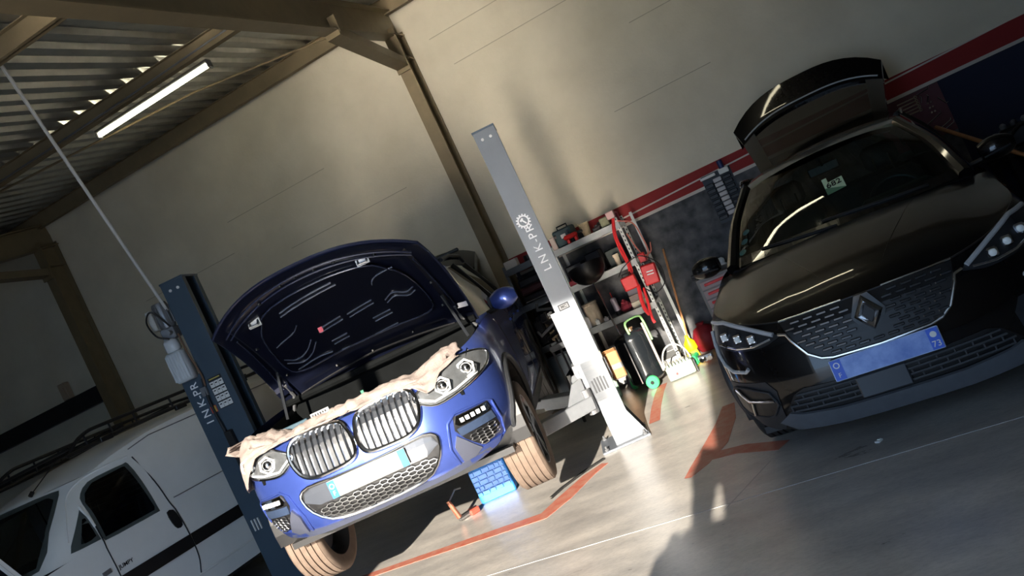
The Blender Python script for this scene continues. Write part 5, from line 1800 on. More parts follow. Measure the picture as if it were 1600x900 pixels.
# ------------------------------------------------------------------ ceiling lamp, conduits, supply rod
M_TUBE = mat('lit_lamp_tube', (1, 1, 1), .4, emit=(1.0, .90, .62), estr=9.0)
def led_lamp(s0, s1, t, z, label):
    r = thing('tube_lamp', label, 'lamp', BF @ TR((s0 + s1) / 2, t, z), 'lit tube lamps under the roof')
    L = (s1 - s0) / 2
    m = MB(); m.box(-L, L, -.035, .035, .03, .062, bev=.008); m.build('lamp_housing', M_GREY, r)
    m = MB(); m.tube([(-L + .02, 0, .008), (L - .02, 0, .008)], .022, n=12); m.build('lamp_tube', M_TUBE, r, smooth=True)
    for k in (-1, 1):
        m = MB(); m.box(k * L - .014, k * L + .014, -.04, .04, -.03, .062, bev=.01); m.build('end_cap', M_GREY, r)
        m = MB(); m.tube([(k * L * .7, 0, .06), (k * L * .7, 0, .06 + (5.30 - .165 * t - .16 - z - .05))], .004, n=5); m.build('hanger_wire', M_GREY, r)
led_lamp(-5.43, -3.91, 2.14, 4.78, 'lit tube lamp under the purlin, upper left')
led_lamp(-0.95, 0.55, 1.85, 4.60, 'lit tube lamp above the shelf wall, mirrored in the crossover bonnet')
def wpath(P, r, name, m, label, cat, group=None, n=6):
    mb = MB(); mb.tube([W(*p) for p in P], r, n=n); o = mb.build(name, m, smooth=True); return tag(o, label, cat, group)
wpath([(-3.0, 2.72, 4.70), (-4.6, 2.62, 4.72), (-8.4, 2.60, 4.72)], .009, 'conduit', M_GREY, 'thin grey conduit along the lamp purlin', 'conduit')
wpath([(-2.8, .32, 5.06), (-4.56, 1.55, 4.90), (-6.7, 2.3, 4.78), (-8.4, 2.45, 4.75)], .012, 'brace_rod', M_STEEL, 'slanting steel brace rod under the roof deck', 'rod')
pA = W(-4.0, 4.52, 4.45)
pB = BMW_M @ V(-1.63, 1.80, 2.62)
mb = MB(); mb.tube([pA, pB], .014, n=8); o = mb.build('supply_pipe', mat('white_pipe', rgb(190, 190, 186), .4), smooth=True)
tag(o, 'long white supply pipe dropping from the roof to the lift motor', 'pipe')

# ------------------------------------------------------------------ shelving along the back wall
M_SHELF = mat('grey_shelf_steel', rgb(150, 152, 152), .45, metal=.2, var=.15, scale=10)
M_SHELFD = mat('dark_shelf_steel', rgb(84, 90, 98), .45, metal=.2, var=.15, scale=10)
M_CARD = mat('cardboard', rgb(176, 134, 92), .85, var=.12, scale=14)
M_BEIGE = mat('beige_tub', rgb(214, 196, 170), .6, var=.06)
M_TEAL = mat('teal_black_plastic', rgb(34, 58, 66), .45, var=.2)
M_GREEN = mat('green_plastic', rgb(60, 186, 110), .45, var=.1)
M_GREENP = mat('pale_green_metal', rgb(132, 178, 120), .45, var=.12)
M_YELLOW = mat('yellow_plastic', rgb(236, 196, 20), .45, var=.06)
M_WOOD = mat('wood_handle', rgb(168, 118, 76), .6, var=.2, scale=20)
M_PERF = mat('white_perforated_steel', rgb(206, 208, 204), .4, var=.06)

def shelf_unit(s0, s1, d, zs, label, m_up, m_sh, slots=False):
    r = thing('shelf_unit', label, 'shelf', BF @ TR(s0, 0.03, 0), 'steel shelf units on the back wall')
    w = s1 - s0
    Ht = max(zs) + .05
    for x in (0, w):
        for y in (0, d):
            m = MB()
            m.box(min(x, x + (.035 if x == 0 else -.035)), max(x, x + (.035 if x == 0 else -.035)), y - .003, y, 0, Ht)
            m.box(x - (.003 if x else 0), x + (0 if x else .003), y - .035 if y else y, y if y else y + .035, 0, Ht)
            u = m.build('upright', m_up, r)
            if slots and x > 0:
                n = int(Ht / .05)
                mm = MB()
                for k in range(n):
                    mm.box(x - .024, x - .012, y - .0, y + .001, .03 + .05 * k, .052 + .05 * k)
                so = mm.build('slot_holes', M_DARK, u); so['kind'] = 'stuff'
    for z in zs:
        b = bpy.data.objects.new('shelf', None); COL.objects.link(b); b.parent = r
        m = MB(); m.box(.004, w - .004, .004, d - .004, z - .012, z); m.build('shelf_board', m_sh, b)
        m = MB(); m.box(.0, w, d, d + .006, z - .07, z + .004, bev=.002); m.build('front_beam', m_sh, b)
        m = MB(); m.box(.0, w, .002, .008, z - .07, z + .004); m.build('rear_beam', m_sh, b)
    return r

shelf_unit(-1.98, -1.16, .47, (.12, .76, 1.27, 1.71), 'grey steel shelf unit right of the silver lift post', M_PERF, M_SHELF, slots=True)
shelf_unit(-2.58, -2.03, .47, (.12, .78, 1.29, 1.74), 'darker steel shelf unit left of the silver lift post', M_SHELFD, M_SHELFD)

def bmat(s, t, z, rz=0):
    return BF @ TR(s, t, z) @ RZ(rz)

def simple(name, mb, m, label, cat, s, t, z, rz=0, group=None, smooth=False):
    o = mb.build(name, m, smooth=smooth)
    o.matrix_world = bmat(s, t, z, rz)
    return tag(o, label, cat, group)

# --- top shelf of the right unit
r = thing('tool_case', 'teal and black tool case with white label on the top shelf', 'tool case', bmat(-1.80, .27, 1.711, 4))
m = MB(); m.box(-.11, .11, -.12, .12, 0, .20, bev=.015); m.build('case_body', M_TEAL, r)
m = MB(); m.box(-.02, .04, .118, .124, .09, .135); m.build('case_label', M_WHITE, r)
m = MB(); m.tube([(-.06, 0, .195), (-.06, 0, .235), (.06, 0, .235), (.06, 0, .195)], .009, n=6); m.build('case_handle', M_BLACK, r)
m = MB(); m.box(-.09, -.07, .118, .128, .12, .16); m.build('case_latch', M_CHROME, r)
m = MB(); m.box(.07, .09, .118, .128, .12, .16); m.build('case_latch', M_CHROME, r)
r = thing('cordless_drill', 'red cordless drill lying before the teal tool case', 'drill', bmat(-1.71, .465, 1.711, 0))
m = MB(); m.box(-.085, .085, -.028, .028, .05, .105, bev=.02); m.build('drill_body', M_RED, r, smooth=60)
m = MB(); m.box(-.06, -.02, -.022, .022, 0, .06, bev=.01); m.build('drill_grip', M_RED, r)
m = MB(); m.box(.03, .07, -.022, .022, 0, .06, bev=.01); m.build('battery_pack', M_RED, r)
m = MB(); m.lathe([(.018, 0), (.022, .03), (.012, .06)], TR(.085, 0, .078) @ RY(90), n=12); m.build('chuck', M_BLACK, r)
m = MB(); m.box(-.03, .03, -.012, .012, 0, .15, bev=.006)
simple('sealant_box', m, mat('pale_pink_card', rgb(206, 184, 176), .7), 'slim pale box at the left end of the top shelf', 'box', -1.925, .45, 1.711)
r = thing('paper_cup', 'mottled grey paper cup on the top shelf', 'cup', bmat(-1.54, .40, 1.711))
m = MB(); m.lathe([(.042, 0), (.062, .145), (.066, .15), (.060, .15), (.040, .004)], n=24, caps=False); m.lathe([(.0001, 0), (.042, 0), (.042, .004), (.0001, .004)], n=24); m.build('cup_wall', mat('mottled_paper', rgb(150, 134, 108), .75, var=.35, scale=45), r, smooth=True)
m = MB(); m.tube([(.02, .02, .02), (-.05, .058, .17)], .005, n=6); m.build('stirrer', M_BEIGE, r)
m = MB(); m.box(-.05, .05, -.05, .05, 0, .11, bev=.01); m.box(-.03, .03, -.052, .052, .03, .08)
simple('parts_box', m, mat('olive_card', rgb(130, 128, 104), .75, var=.25, scale=30), 'small olive parts box beside the paper cup', 'box', -1.31, .40, 1.711)
m = MB(); m.box(-.045, .045, -.04, .04, 0, .085, bev=.006); m.box(-.03, .03, .038, .043, .02, .06)
simple('filter_box', m, mat('pink_card', rgb(222, 180, 176), .6), 'pink filter box on the shelf corner above the red cables', 'box', -1.215, .46, 1.765)
m = MB(); m.lathe([(.0001, 0), (.04, 0), (.04, .10), (.025, .11), (.025, .12), (.0001, .12)], n=18)
simple('spray_tin', m, mat('dark_red_tin', rgb(140, 40, 56), .4), 'dark red tin behind the pink filter box', 'tin', -1.19, .33, 1.711, smooth=True)
for k, (s_, t_, h_, c_) in enumerate(((-1.66, .20, .06, rgb(40, 40, 46)), (-1.41, .20, .07, rgb(52, 40, 44)), (-1.425, .37, .05, rgb(66, 58, 58)))):
    m = MB(); m.box(-.05, .05, -.05, .05, 0, h_, bev=.012); m.lathe([(.02, h_ - .002), (.02, h_ + .02), (.0001, h_ + .02)], n=12)
    simple('battery_charger', m, mat('charger_%d' % k, c_, .5, var=.2), ('black battery charger behind the drill', 'dark plum battery charger right of the paper cup', 'grey-brown battery pack beside the paper cup foot')[k], 'charger', s_, t_, 1.711)
# --- second shelf
for k, (s_, t_, c_, h_) in enumerate(((-1.90, .42, rgb(150, 40, 50), .10), (-1.78, .43, rgb(190, 40, 42), .07))):
    m = MB(); m.box(-.06, .06, -.04, .04, 0, h_ * .6, bev=.01); m.box(-.02, .05, -.03, .03, h_ * .5, h_, bev=.01)
    simple('impact_wrench', m, mat('wrench_red_%d' % k, c_, .45, var=.25, scale=30), ('dark red impact wrench at the left of the middle shelf', 'bright red impact wrench under the black funnel')[k], 'wrench', s_, t_, 1.271, 10 * k)
for k, (s_, t_, w_, h_) in enumerate(((-1.86, .2, .20, .22), (-1.62, .18, .18, .26), (-1.38, .2, .2, .20))):
    m = MB(); m.box(-w_ / 2, w_ / 2, -.12, .12, 0, h_, bev=.012); m.box(-w_ / 2 + .02, w_ / 2 - .02, .119, .125, h_ * .3, h_ * .62)
    simple('storage_bin', m, mat('bin_dark_%d' % k, (rgb(30, 32, 38), rgb(38, 36, 42), rgb(32, 44, 40))[k], .5, var=.2), ('black storage bin at the left of the middle shelf', 'charcoal storage bin behind the black funnel', 'dark green storage bin by the perforated upright')[k], 'bin', s_, t_, 1.271)
m = MB(); m.lathe([(.03, 0), (.03, .10), (.036, .10), (.036, .13), (.0001, .13)], n=16)
simple('white_bottle', m, M_BEIGE, 'cream plastic bottle behind the funnel rim', 'bottle', -1.36, .40, 1.271, smooth=True)
# --- third shelf
m = MB(); m.lathe([(.0001, 0), (.085, 0), (.085, .235), (.09, .24), (.09, .262), (.0001, .262)], n=28)
simple('paper_roll_tub', m, M_BEIGE, 'cream tub beside the silver lift post on the lower shelf', 'tub', -1.875, .34, .762, smooth=True)
for k, (s_, t_, h_) in enumerate(((-1.945, .455, .12), (-1.84, .46, .055), (-1.74, .46, .04))):
    m = MB(); m.box(-.024, .024, -.018, .018, 0, h_, bev=.004); m.lathe([(.012, h_), (.012, h_ + .014), (.0001, h_ + .014)], n=8)
    simple('small_canister', m, M_WHITE, ('tall white canister at the lower shelf corner', 'short white canister before the cream tub', 'flat white canister next to the funnel pole')[k], 'canister', s_, t_, .762)
r = thing('spray_can', 'grey spray can with black cap on the lower shelf', 'spray can', bmat(-1.60, .36, .762))
m = MB(); m.lathe([(.0001, 0), (.035, 0), (.035, .05), (.0001, .05)], n=18); m.build('can_base', M_BLACK, r, smooth=True)
m = MB(); m.lathe([(.034, .05), (.034, .19), (.02, .205), (.0001, .205)], n=18); m.build('can_body', mat('lilac_grey_can', rgb(160, 152, 164), .35, metal=.3), r, smooth=True)
m = MB(); m.tube([(0, 0, .2), (0, 0, .27)], .005, n=6); m.build('straw', M_RED, r)
m = MB(); m.box(-.065, .065, -.06, .06, 0, .10, bev=.03); m.box(-.04, .03, -.05, .05, .08, .14, bev=.03)
simple('rag_bundle', m, mat('maroon_rag', rgb(142, 46, 62), .9, var=.3, scale=30, bump=.4), 'maroon rag bundle beside the grey spray can', 'rag', -1.50, .33, .762)
for k, (c_, z_) in enumerate(((rgb(214, 208, 188), .0), (rgb(128, 112, 108), .075), (rgb(96, 92, 100), .15))):
    m = MB(); m.box(-.095 + .01 * k, .095 - .01 * k, -.07, .07, 0, .073, bev=.006)
    simple('fuse_box', m, mat('fuse_box_%d' % k, c_, .6, var=.08), ('cream box at the foot of a small stack', 'brown-grey box in the middle of a small stack', 'slate box on top of a small stack')[k], 'box', -1.325, .38, .762 + z_, 5 * k, 'stack of three boxes')
# --- bottom of the unit
r = thing('carton', 'open cardboard carton low behind the silver lift post', 'carton', bmat(-1.86, .30, .122))
m = MB(); m.box(-.09, .09, -.13, .13, 0, .30); m.build('carton_body', M_CARD, r)
m = MB(); m.box(-.09, .09, .0, .07, 0, .004, M=TR(0, .13, .30) @ RX(38)); m.build('carton_flap', M_CARD, r)
m = MB(); m.box(-.06, .06, .128, .134, .10, .16); m.build('tape', mat('tape_grey', rgb(120, 126, 132), .4), r)
m = MB(); m.lathe([(.05, 0), (.06, .05), (.05, .13), (.03, .15), (.0001, .15)], n=16); m.tube([(.05, 0, .12), (.09, 0, .09), (.05, 0, .05)], .008, n=6)
simple('grease_gun_pot', m, mat('scuffed_grey', rgb(120, 112, 118), .4, metal=.4, var=.3, scale=30), 'scuffed grey pot beside the cardboard carton', 'pot', -1.74, .62, .0, smooth=True)
m = MB(); m.lathe([(.0001, 0), (.045, 0), (.05, .02), (.05, .16), (.02, .19), (.02, .22), (.0001, .22)], n=16)
simple('coolant_bottle', m, mat('pale_green_bottle', rgb(170, 200, 180), .3, var=.05), 'pale green coolant bottle by the lift post foot', 'bottle', -1.90, .82, .0, smooth=True)
m = MB(); m.lathe([(.0001, 0), (.05, 0), (.05, .03), (.02, .05), (.0001, .05)], n=16)
simple('screw_cap', m, M_GREEN, 'bright green screw cap on the bottom shelf', 'cap', -1.66, .36, .323, smooth=True)
m = MB(); m.box(-.10, .10, -.10, .10, 0, .20, bev=.01); m.box(-.06, .06, .098, .104, .05, .15)
simple('black_crate', m, M_BLACK, 'black crate under the bright green cap', 'crate', -1.645, .34, .122)
# --- left unit: bumper parts, long black items
for k, (s0, s1, t_, z_, h_, c_) in enumerate(((-2.54, -2.12, .25, 1.291, .10, rgb(36, 34, 38)), (-2.53, -2.10, .28, 1.391, .09, rgb(70, 40, 44)), (-2.52, -2.08, .27, 1.481, .10, rgb(30, 32, 38)))):
    m = MB(); m.box(s0, s1, -.12, .12, 0, h_, bev=.02); m.box(s0 + .05, s1 - .05, .118, .126, h_ * .3, h_ * .6)
    simple('tool_tray', m, mat('tray_%d' % k, c_, .4, var=.2), ('black tool tray, lowest of three on the dark shelf', 'wine-coloured tool tray between two black ones', 'black tool tray, topmost of three on the dark shelf')[k], 'tray', 0, t_, z_, 0, 'stack of three tool trays')
r = thing('torque_bar', 'chrome torque bar lying on the dark shelf unit', 'wrench', bmat(-2.20, .44, 1.295))
m = MB(); m.tube([(-.30, 0, .014), (.06, 0, .014)], .012, n=10); m.build('bar_shaft', M_CHROME, r, smooth=True)
m = MB(); m.box(.05, .10, -.02, .02, 0, .07, bev=.008); m.build('bar_head', M_CHROME, r)
m = MB(); m.box(-.075, .075, -.06, .06, 0, .095, bev=.004)
simple('white_carton', m, mat('white_carton', rgb(190, 186, 184), .7), 'white carton at the left end of the dark shelf top', 'carton', -2.48, .40, 1.741)
for k, (s_, r_) in enumerate(((-2.28, .055), (-2.15, .05))):
    m = MB(); m.lathe([(r_ * .6, 0), (r_, .0), (r_, .07), (r_ * .6, .07), (r_ * .6, 0)], n=24, caps=False)
    simple('drive_belt', m, M_BLACK, ('larger coil of black belt on the dark shelf top', 'smaller coil of black belt next to the lift post')[k], 'belt', s_, .36, 1.741 , smooth=True)
for k, (s_, w_, h_, c_) in enumerate(((-2.49, .12, .30, rgb(44, 46, 50)), (-2.37, .09, .32, rgb(132, 118, 96)), (-2.26, .10, .30, rgb(52, 62, 66)), (-2.12, .13, .33, rgb(46, 56, 60)))):
    m = MB(); m.box(-w_ / 2, w_ / 2, -.10, .10, 0, h_, bev=.02); m.lathe([(.03, h_ - .005), (.03, h_ + .03), (.0001, h_ + .03)], n=12)
    simple('oil_canister', m, mat('canister_%d' % k, c_, .4, var=.12), ('wide black oil canister on the dark shelf', 'tan oil canister between darker ones', 'slate oil canister right of the tan one', 'green-grey oil canister nearest the lift post')[k], 'canister', s_, .36, .781, 0, 'oil canisters on the dark shelf')
r = thing('steel_cabinet', 'low dark steel cabinet behind the silver lift arm', 'cabinet', bmat(-2.305, .26, .122))
m = MB(); m.box(-.25, .25, -.18, .22, 0, .52, bev=.006); m.build('cabinet_body', mat('cabinet_slate', rgb(58, 70, 82), .4, var=.1), r)
m = MB(); m.box(.005, .245, .22, .232, .02, .50, bev=.004); d_ = m.build('cabinet_door', mat('cabinet_slate', (0, 0, 0)), r)
m = MB(); m.box(.18, .22, .232, .24, .40, .45); m.build('door_label', M_WHITE, d_)
m = MB(); m.box(-.245, -.005, .22, .232, .02, .50, bev=.004); d_ = m.build('cabinet_door', mat('cabinet_slate', (0, 0, 0)), r)
m = MB(); m.box(-.06, -.045, .232, .238, .1, .42); m.build('door_handle', M_CHROME, d_)

# --- perforated stand with red chargers and cables
def cable(name, P, rad, m, label, cat='cable', group=None, nn=6):
    mb = MB(); mb.tube(cr_spline([W(*p) for p in P], nn), rad, n=6); return tag(mb.build(name, m, smooth=True), label, cat, group)
M_REDC = mat('red_cable', rgb(214, 50, 54), .4)
M_PINKC = mat('pale_red_cable', rgb(206, 120, 106), .45)
cable('jump_cable', [(-1.205, .50, 1.76), (-1.25, .56, 1.6), (-1.26, .57, 1.4), (-1.25, .58, 1.25), (-1.27, .58, 1.13)], .014, M_REDC, 'thick red cable hanging down the perforated upright', 'cable', 'red jump cables')
cable('jump_cable', [(-1.19, .50, 1.76), (-1.235, .57, 1.58), (-1.235, .575, 1.38), (-1.23, .58, 1.2), (-1.25, .58, 1.13)], .010, M_REDC, 'thinner red cable beside the perforated upright', 'cable', 'red jump cables')
cable('jump_cable', [(-1.17, .50, 1.72), (-1.03, .50, 1.63), (-1.00, .50, 1.45), (-1.00, .50, 1.30), (-1.05, .54, 1.2)], .008, M_PINKC, 'pale red cable looping to the right of the upright', 'cable', 'red jump cables')
cable('jump_cable', [(-1.14, .45, 1.55), (-1.10, .48, 1.35), (-1.06, .5, 1.26), (-.98, .5, 1.27), (-.95, .45, 1.36)], .008, M_PINKC, 'pale red cable curling above the larger charger', 'cable', 'red jump cables')
cable('jump_cable', [(-1.24, .60, 1.0), (-1.27, .62, .86), (-1.28, .62, .74), (-1.26, .61, .66)], .022, M_REDC, 'red strap hanging under the smaller charger', 'cable')
cable('jump_cable', [(-1.20, .60, .95), (-1.22, .62, .8), (-1.25, .62, .62), (-1.245, .62, .56)], .016, M_REDC, 'red clamp hanging lowest by the upright', 'cable')
cable('power_lead', [(-1.40, .56, 1.16), (-1.30, .6, 1.24), (-1.1, .6, 1.28), (-.95, .58, 1.12), (-.97, .56, .92), (-1.1, .6, .85), (-1.2, .6, .95)], .006, M_BLACK, 'black lead looped round the red chargers', 'cable')
def charger(s_, t_, z_, w_, h_, rot, label, stripes):
    r = thing('charger_box', label, 'charger', BF @ TR(s_, t_, z_) @ RY(rot))
    m = MB(); m.box(-w_ / 2, w_ / 2, -.045, .045, -h_ / 2, h_ / 2, bev=.012); m.build('charger_case', M_RED, r)
    for k in range(stripes):
        m = MB(); m.box(-w_ * .18, w_ * .28, .044, .047, -.004 + .03 * k, .008 + .03 * k); m.build('white_stripe', M_WHITE, r)
    m = MB(); m.tube([(-w_ * .3, 0, h_ / 2 - .003), (-w_ * .3, 0, h_ / 2 + .03), (w_ * .3, 0, h_ / 2 + .03), (w_ * .3, 0, h_ / 2 - .003)], .007, n=6); m.build('carry_handle', M_BLACK, r)
    return r
charger(-1.31, .60, 1.06, .16, .15, 0, 'smaller red charger box with white mark left of the upright', 0)
charger(-1.075, .58, 1.055, .16, .22, 6, 'larger red charger box with white stripes right of the upright', 2)
m = MB(); m.box(-.03, .05, -.03, .03, 0, .11, bev=.01)
simple('red_relay', m, M_RED, 'small red relay box above the larger charger', 'box', -1.10, .50, 1.19, 0)
# white second upright leaning behind the stand
m = MB(); m.box(-.016, .016, -.002, .0, 0, 1.72); m.box(-.016, -.013, -.03, 0, 0, 1.72)
o = simple('perforated_strut', m, M_PERF, 'white perforated strut right of the charger stand', 'strut', -1.03, .30, .03)
# --- waste-oil drainer
r = thing('oil_drainer', 'black waste oil drainer with funnel, chrome edge and green wheels', 'oil drainer', bmat(-1.51, .86, 0, 8))
m = MB(); m.lathe([(.0001, .05), (.15, .05), (.185, .08), (.19, .12), (.19, .53), (.18, .57), (.13, .61), (.0001, .62)], n=36); m.build('tank', mat('glossy_black_tank', rgb(26, 30, 34), .2, coat=.5), r, smooth=True)
m = MB(); m.tube([(-.02, .195, .08), (-.02, .195, .54)], .012, n=8); m.build('sight_tube', M_CHROME, r, smooth=True)
for x in (-.20, .20):
    m = MB(); m.lathe([(.02, -.02), (.065, -.02), (.07, -.012), (.07, .012), (.065, .02), (.02, .02)], TR(x * .35 + .03, .24, .07) @ RX(90) if x > 0 else TR(-.19, -.05, .07) @ RY(90), n=24, caps=True); w_ = m.build('wheel', M_GREEN, r, smooth=True)
    m = MB(); m.lathe([(.0001, -.026), (.02, -.026), (.02, .026), (.0001, .026)], TR(x * .35 + .03, .24, .07) @ RX(90) if x > 0 else TR(-.19, -.05, .07) @ RY(90), n=12); m.build('wheel_hub', M_BLACK, w_)
m = MB(); m.tube([(-.09, .0, .60), (-.13, -.04, 1.24)], .011, n=8); m.build('funnel_pole', M_CHROME, r, smooth=True)
m = MB(); fm = TR(-.13, -.04, 1.22) @ RX(10) @ RY(-4)
m.lathe([(.02, 0), (.09, .02), (.15, .06), (.19, .12), (.205, .19), (.208, .21), (.195, .20), (.17, .11), (.08, .04), (.012, .02)], fm, n=36, caps=False); m.build('funnel', mat('black_funnel', rgb(24, 25, 27), .35, var=.15), r, smooth=True)
m = MB(); m.tube(cr_spline([(.05, .12, .56), (.05, .14, .70), (.10, .15, .74), (.20, .10, .74), (.22, .06, .68), (.22, .04, .45)], 5), .012, n=8); m.build('push_handle', M_GREENP, r, smooth=True)
m = MB(); m.tube([(.21, .10, .66), (.22, .12, .12)], .014, n=8); m.build('handle_stay', mat('greyed_pink_tube', rgb(176, 166, 162), .35, metal=.4), r, smooth=True)
m = MB(); m.lathe([(.03, .60), (.03, .64), (.02, .65), (.0001, .65)], TR(.04, .03, 0), n=12); m.tube([(.0, .03, .645), (.08, .03, .645)], .01, n=6); m.build('valve', mat('brass_valve', rgb(170, 140, 110), .3, metal=.8), r)
# --- booster box, green jack, broom, rag bag
r = thing('booster_box', 'grey-green booster box with arched handle on the sunlit floor', 'booster box', bmat(-1.14, 1.06, 0, -6))
m = MB(); m.box(-.14, .14, -.09, .09, .01, .15, bev=.012); m.build('box_body', mat('grey_green_box', rgb(150, 166, 152), .5, var=.12), r)
for k in range(7):
    m = MB(); m.box(-.12 + .035 * k, -.10 + .035 * k, -.08, .08, .15, .175, bev=.004); m.build('terminal_row', mat('pale_terminal', rgb(196, 200, 190), .5, var=.2, scale=40), r)
m = MB(); m.tube([(.14 * math.cos(a_), 0, .15 + .20 * math.sin(a_)) for a_ in [math.pi * i / 14 for i in range(15)]], .008, n=8); m.build('arched_handle', mat('pale_handle', rgb(196, 196, 188), .4), r, smooth=True)
m = MB(); m.box(-.03, .10, .088, .093, .075, .10); m.build('front_label', mat('pink_label', rgb(222, 190, 182), .6), r)
m = MB(); m.lathe([(.0001, 0), (.014, 0), (.014, .006), (.0001, .006)], TR(-.045, .09, .065) @ RX(-90), n=14); m.build('red_knob', M_RED, r)
m = MB(); m.box(.145, .165, -.02, .07, .0, .14, bev=.004); m.build('side_foot', M_BLACK, r)
r = thing('trolley_jack', 'small green and chrome jack beside the booster box', 'jack', bmat(-.94, .86, 0, 10))
m = MB(); m.box(-.11, -.02, -.10, .08, .02, .13, bev=.015); m.build('jack_body', M_GREEN, r)
for k in range(3):
    m = MB(); m.lathe([(.0001, 0), (.025, 0), (.025, .05), (.0001, .05)], TR(.02 + .045 * k, .05, .05) @ RX(90), n=14); m.build('jack_roller', M_CHROME, r, smooth=True)
m = MB(); m.box(-.02, .14, -.03, .03, .03, .10, bev=.01); m.build('jack_frame', M_CHROME_DULL, r)
r = thing('broom', 'broom with wooden handle and yellow head leaning on the wall', 'broom', BF @ TR(.035, 0, 0))
m = MB(); m.tube([W(-.96, .12, 1.20) * 0 + V(-.93, .08, 1.22), V(-1.07, .34, .20)], .012, n=8); m.build('broom_handle', M_WOOD, r, smooth=True)
m = MB(); m.lathe([(.014, .12), (.024, .08), (.062, .03), (.068, -.05), (.0001, -.06)], TR(-1.072, .35, .15) @ RX(-12), n=18); m.build('broom_head', M_YELLOW, r, smooth=True)
m = MB(); m.lathe([(.06, 0), (.075, -.09), (.0001, -.09)], TR(-1.08, .37, .095) @ RX(-8), n=18); m.build('bristles', mat('bristle_yellow', rgb(206, 190, 60), .8, var=.2, scale=60), r)
m = MB(); m.lathe([(.0001, 0), (.11, .01), (.148, .08), (.14, .18), (.10, .26), (.04, .29), (.05, .32), (.0001, .32)], n=26)
simple('waste_sack', m, mat('red_sack', rgb(128, 22, 34), .6, var=.2, scale=12, bump=.5, bscale=12), 'dark red waste sack on the floor behind the broom', 'sack', -.86, .22, 0, smooth=True)
# --- red drawer cabinet by the crossover's mirror, with tools on it
r = thing('drawer_cabinet', 'steel drawer cabinet with red handles beside the crossover mirror', 'cabinet', bmat(-.42, .26, 0))
m = MB(); m.box(-.27, .27, -.22, .22, 0, .78, bev=.008); m.build('cabinet_body', mat('cabinet_grey', rgb(120, 116, 114), .45, var=.1), r)
for k in range(7):
    d_ = bpy.data.objects.new('drawer', None); COL.objects.link(d_); d_.parent = r
    m = MB(); m.box(-.24, .24, .22, .235, .04 + .102 * k, .13 + .102 * k, bev=.004); m.build('drawer_front', mat('drawer_grey', rgb(160, 140, 138), .45, var=.08), d_)
    m = MB(); m.box(-.20, .20, .235, .25, .075 + .102 * k, .105 + .102 * k, bev=.004); m.build('drawer_handle', M_RED, d_)
r = thing('rivet_gun', 'rivet gun with red and black grip on the drawer cabinet', 'rivet gun', bmat(-.60, .40, .781, 8))
m = MB(); m.tube([(.02, 0, .045), (.20, 0, .055)], .028, n=10); m.build('red_grip', mat('wine_grip', rgb(140, 26, 40), .45), r, smooth=True)
m = MB(); m.box(-.12, .03, -.025, .025, .02, .065, bev=.01); m.build('black_body', M_BLACK, r)
m = MB(); m.box(-.12, -.08, -.02, .02, -.0, .03, bev=.005); m.build('trigger', M_BLACK, r)
m = MB(); m.box(-.10, .10, -.06, .06, 0, .05, bev=.02); m.box(-.02, .09, -.05, .05, .04, .11, bev=.02)
simple('rag_pile', m, mat('white_rag', rgb(196, 198, 200), .9, var=.12, scale=30, bump=.4), 'white rag behind the rivet gun on the cabinet', 'rag', -.42, .30, .781)
# --- wall rack of small parts boxes
r = thing('parts_rack', 'wall rack of black and white parts boxes beside the crossover', 'rack', bmat(-.045, .004, 1.20))
m = MB(); m.box(-.16, .17, .0, .012, 0, .56); m.build('rack_plate', M_DARK, r)
for k in range(7):
    m = MB(); m.box(-.155, -.06, .012, .09, .04 + .062 * k, .085 + .062 * k, bev=.006); m.build('black_bin', M_BLACK, r)
for k in range(8):
    m = MB(); m.box(-.05, .04, .012, .10, .06 + .055 * k, .105 + .055 * k, bev=.006); m.build('white_bin', mat('bin_white', rgb(188, 184, 186), .5, var=.1), r)
for k in range(7):
    m = MB(); m.box(.05, .145, .012, .09, .09 + .058 * k, .13 + .058 * k, bev=.006); m.build('black_bin', M_BLACK, r)
m = MB(); m.box(-.17, .0, .012, .12, .52, .55, bev=.004); m.build('top_tray', M_WHITE, r)
m = MB(); m.box(.04, .15, .012, .11, .50, .56, bev=.006); m.build('top_box', M_WHITE, r)
m = MB(); m.lathe([(.0001, 0), (.03, 0), (.03, .09), (.0001, .09)], TR(.09, .06, .56), n=14); m.build('blue_tin', mat('blue_tin', rgb(36, 48, 96), .4), r, smooth=True)
# --- maroon tool board with spanners
r = thing('tool_board', 'maroon tool board with rows of spanners behind the crossover', 'tool board', bmat(2.06, .004, 1.10))
m = MB(); m.box(-.42, .22, .0, .014, 0, .52); m.build('board', mat('maroon_board', rgb(92, 56, 64), .6, var=.1), r)
for k in range(5):
    s_ = bpy.data.objects.new('spanner', None); COL.objects.link(s_); s_.parent = r
    z_ = .47 - .035 * k
    m = MB(); m.box(-.20, -.02, .014, .022, z_ - .006, z_ + .006); m.build('spanner_shaft', M_CHROME, s_)
    m = MB(); m.lathe([(.009, -.004), (.017, -.004), (.017, .004), (.009, .004), (.009, -.004)], TR(-.02, .018, z_) @ RX(90), n=12, caps=False); m.build('ring_end', M_CHROME, s_)
for k, (x_, z_, L_, a_) in enumerate(((.06, .49, .12, 8), (.02, .42, .06, 70), (.08, .40, .06, 60), (.19, .33, .10, -60), (.05, .19, .18, 20), (.12, .09, .14, 18), (.15, .06, .12, 18))):
    m = MB(); m.tube([(-L_ / 2, .02, 0), (L_ / 2, .02, 0), (L_ / 2 + .01, .02, .02)], .006, n=6); o = m.build('hex_key', M_CHROME, r); o.matrix_local = TR(x_, 0, z_) @ RY(-a_)
for k in range(6):
    m = MB(); m.lathe([(.0001, 0), (.010, 0), (.010, .02), (.0001, .02)], TR(.06 + .03 * (k % 2), .014, .36 - .05 * (k // 2)) @ RX(-90), n=10); m.build('socket', M_CHROME, r)
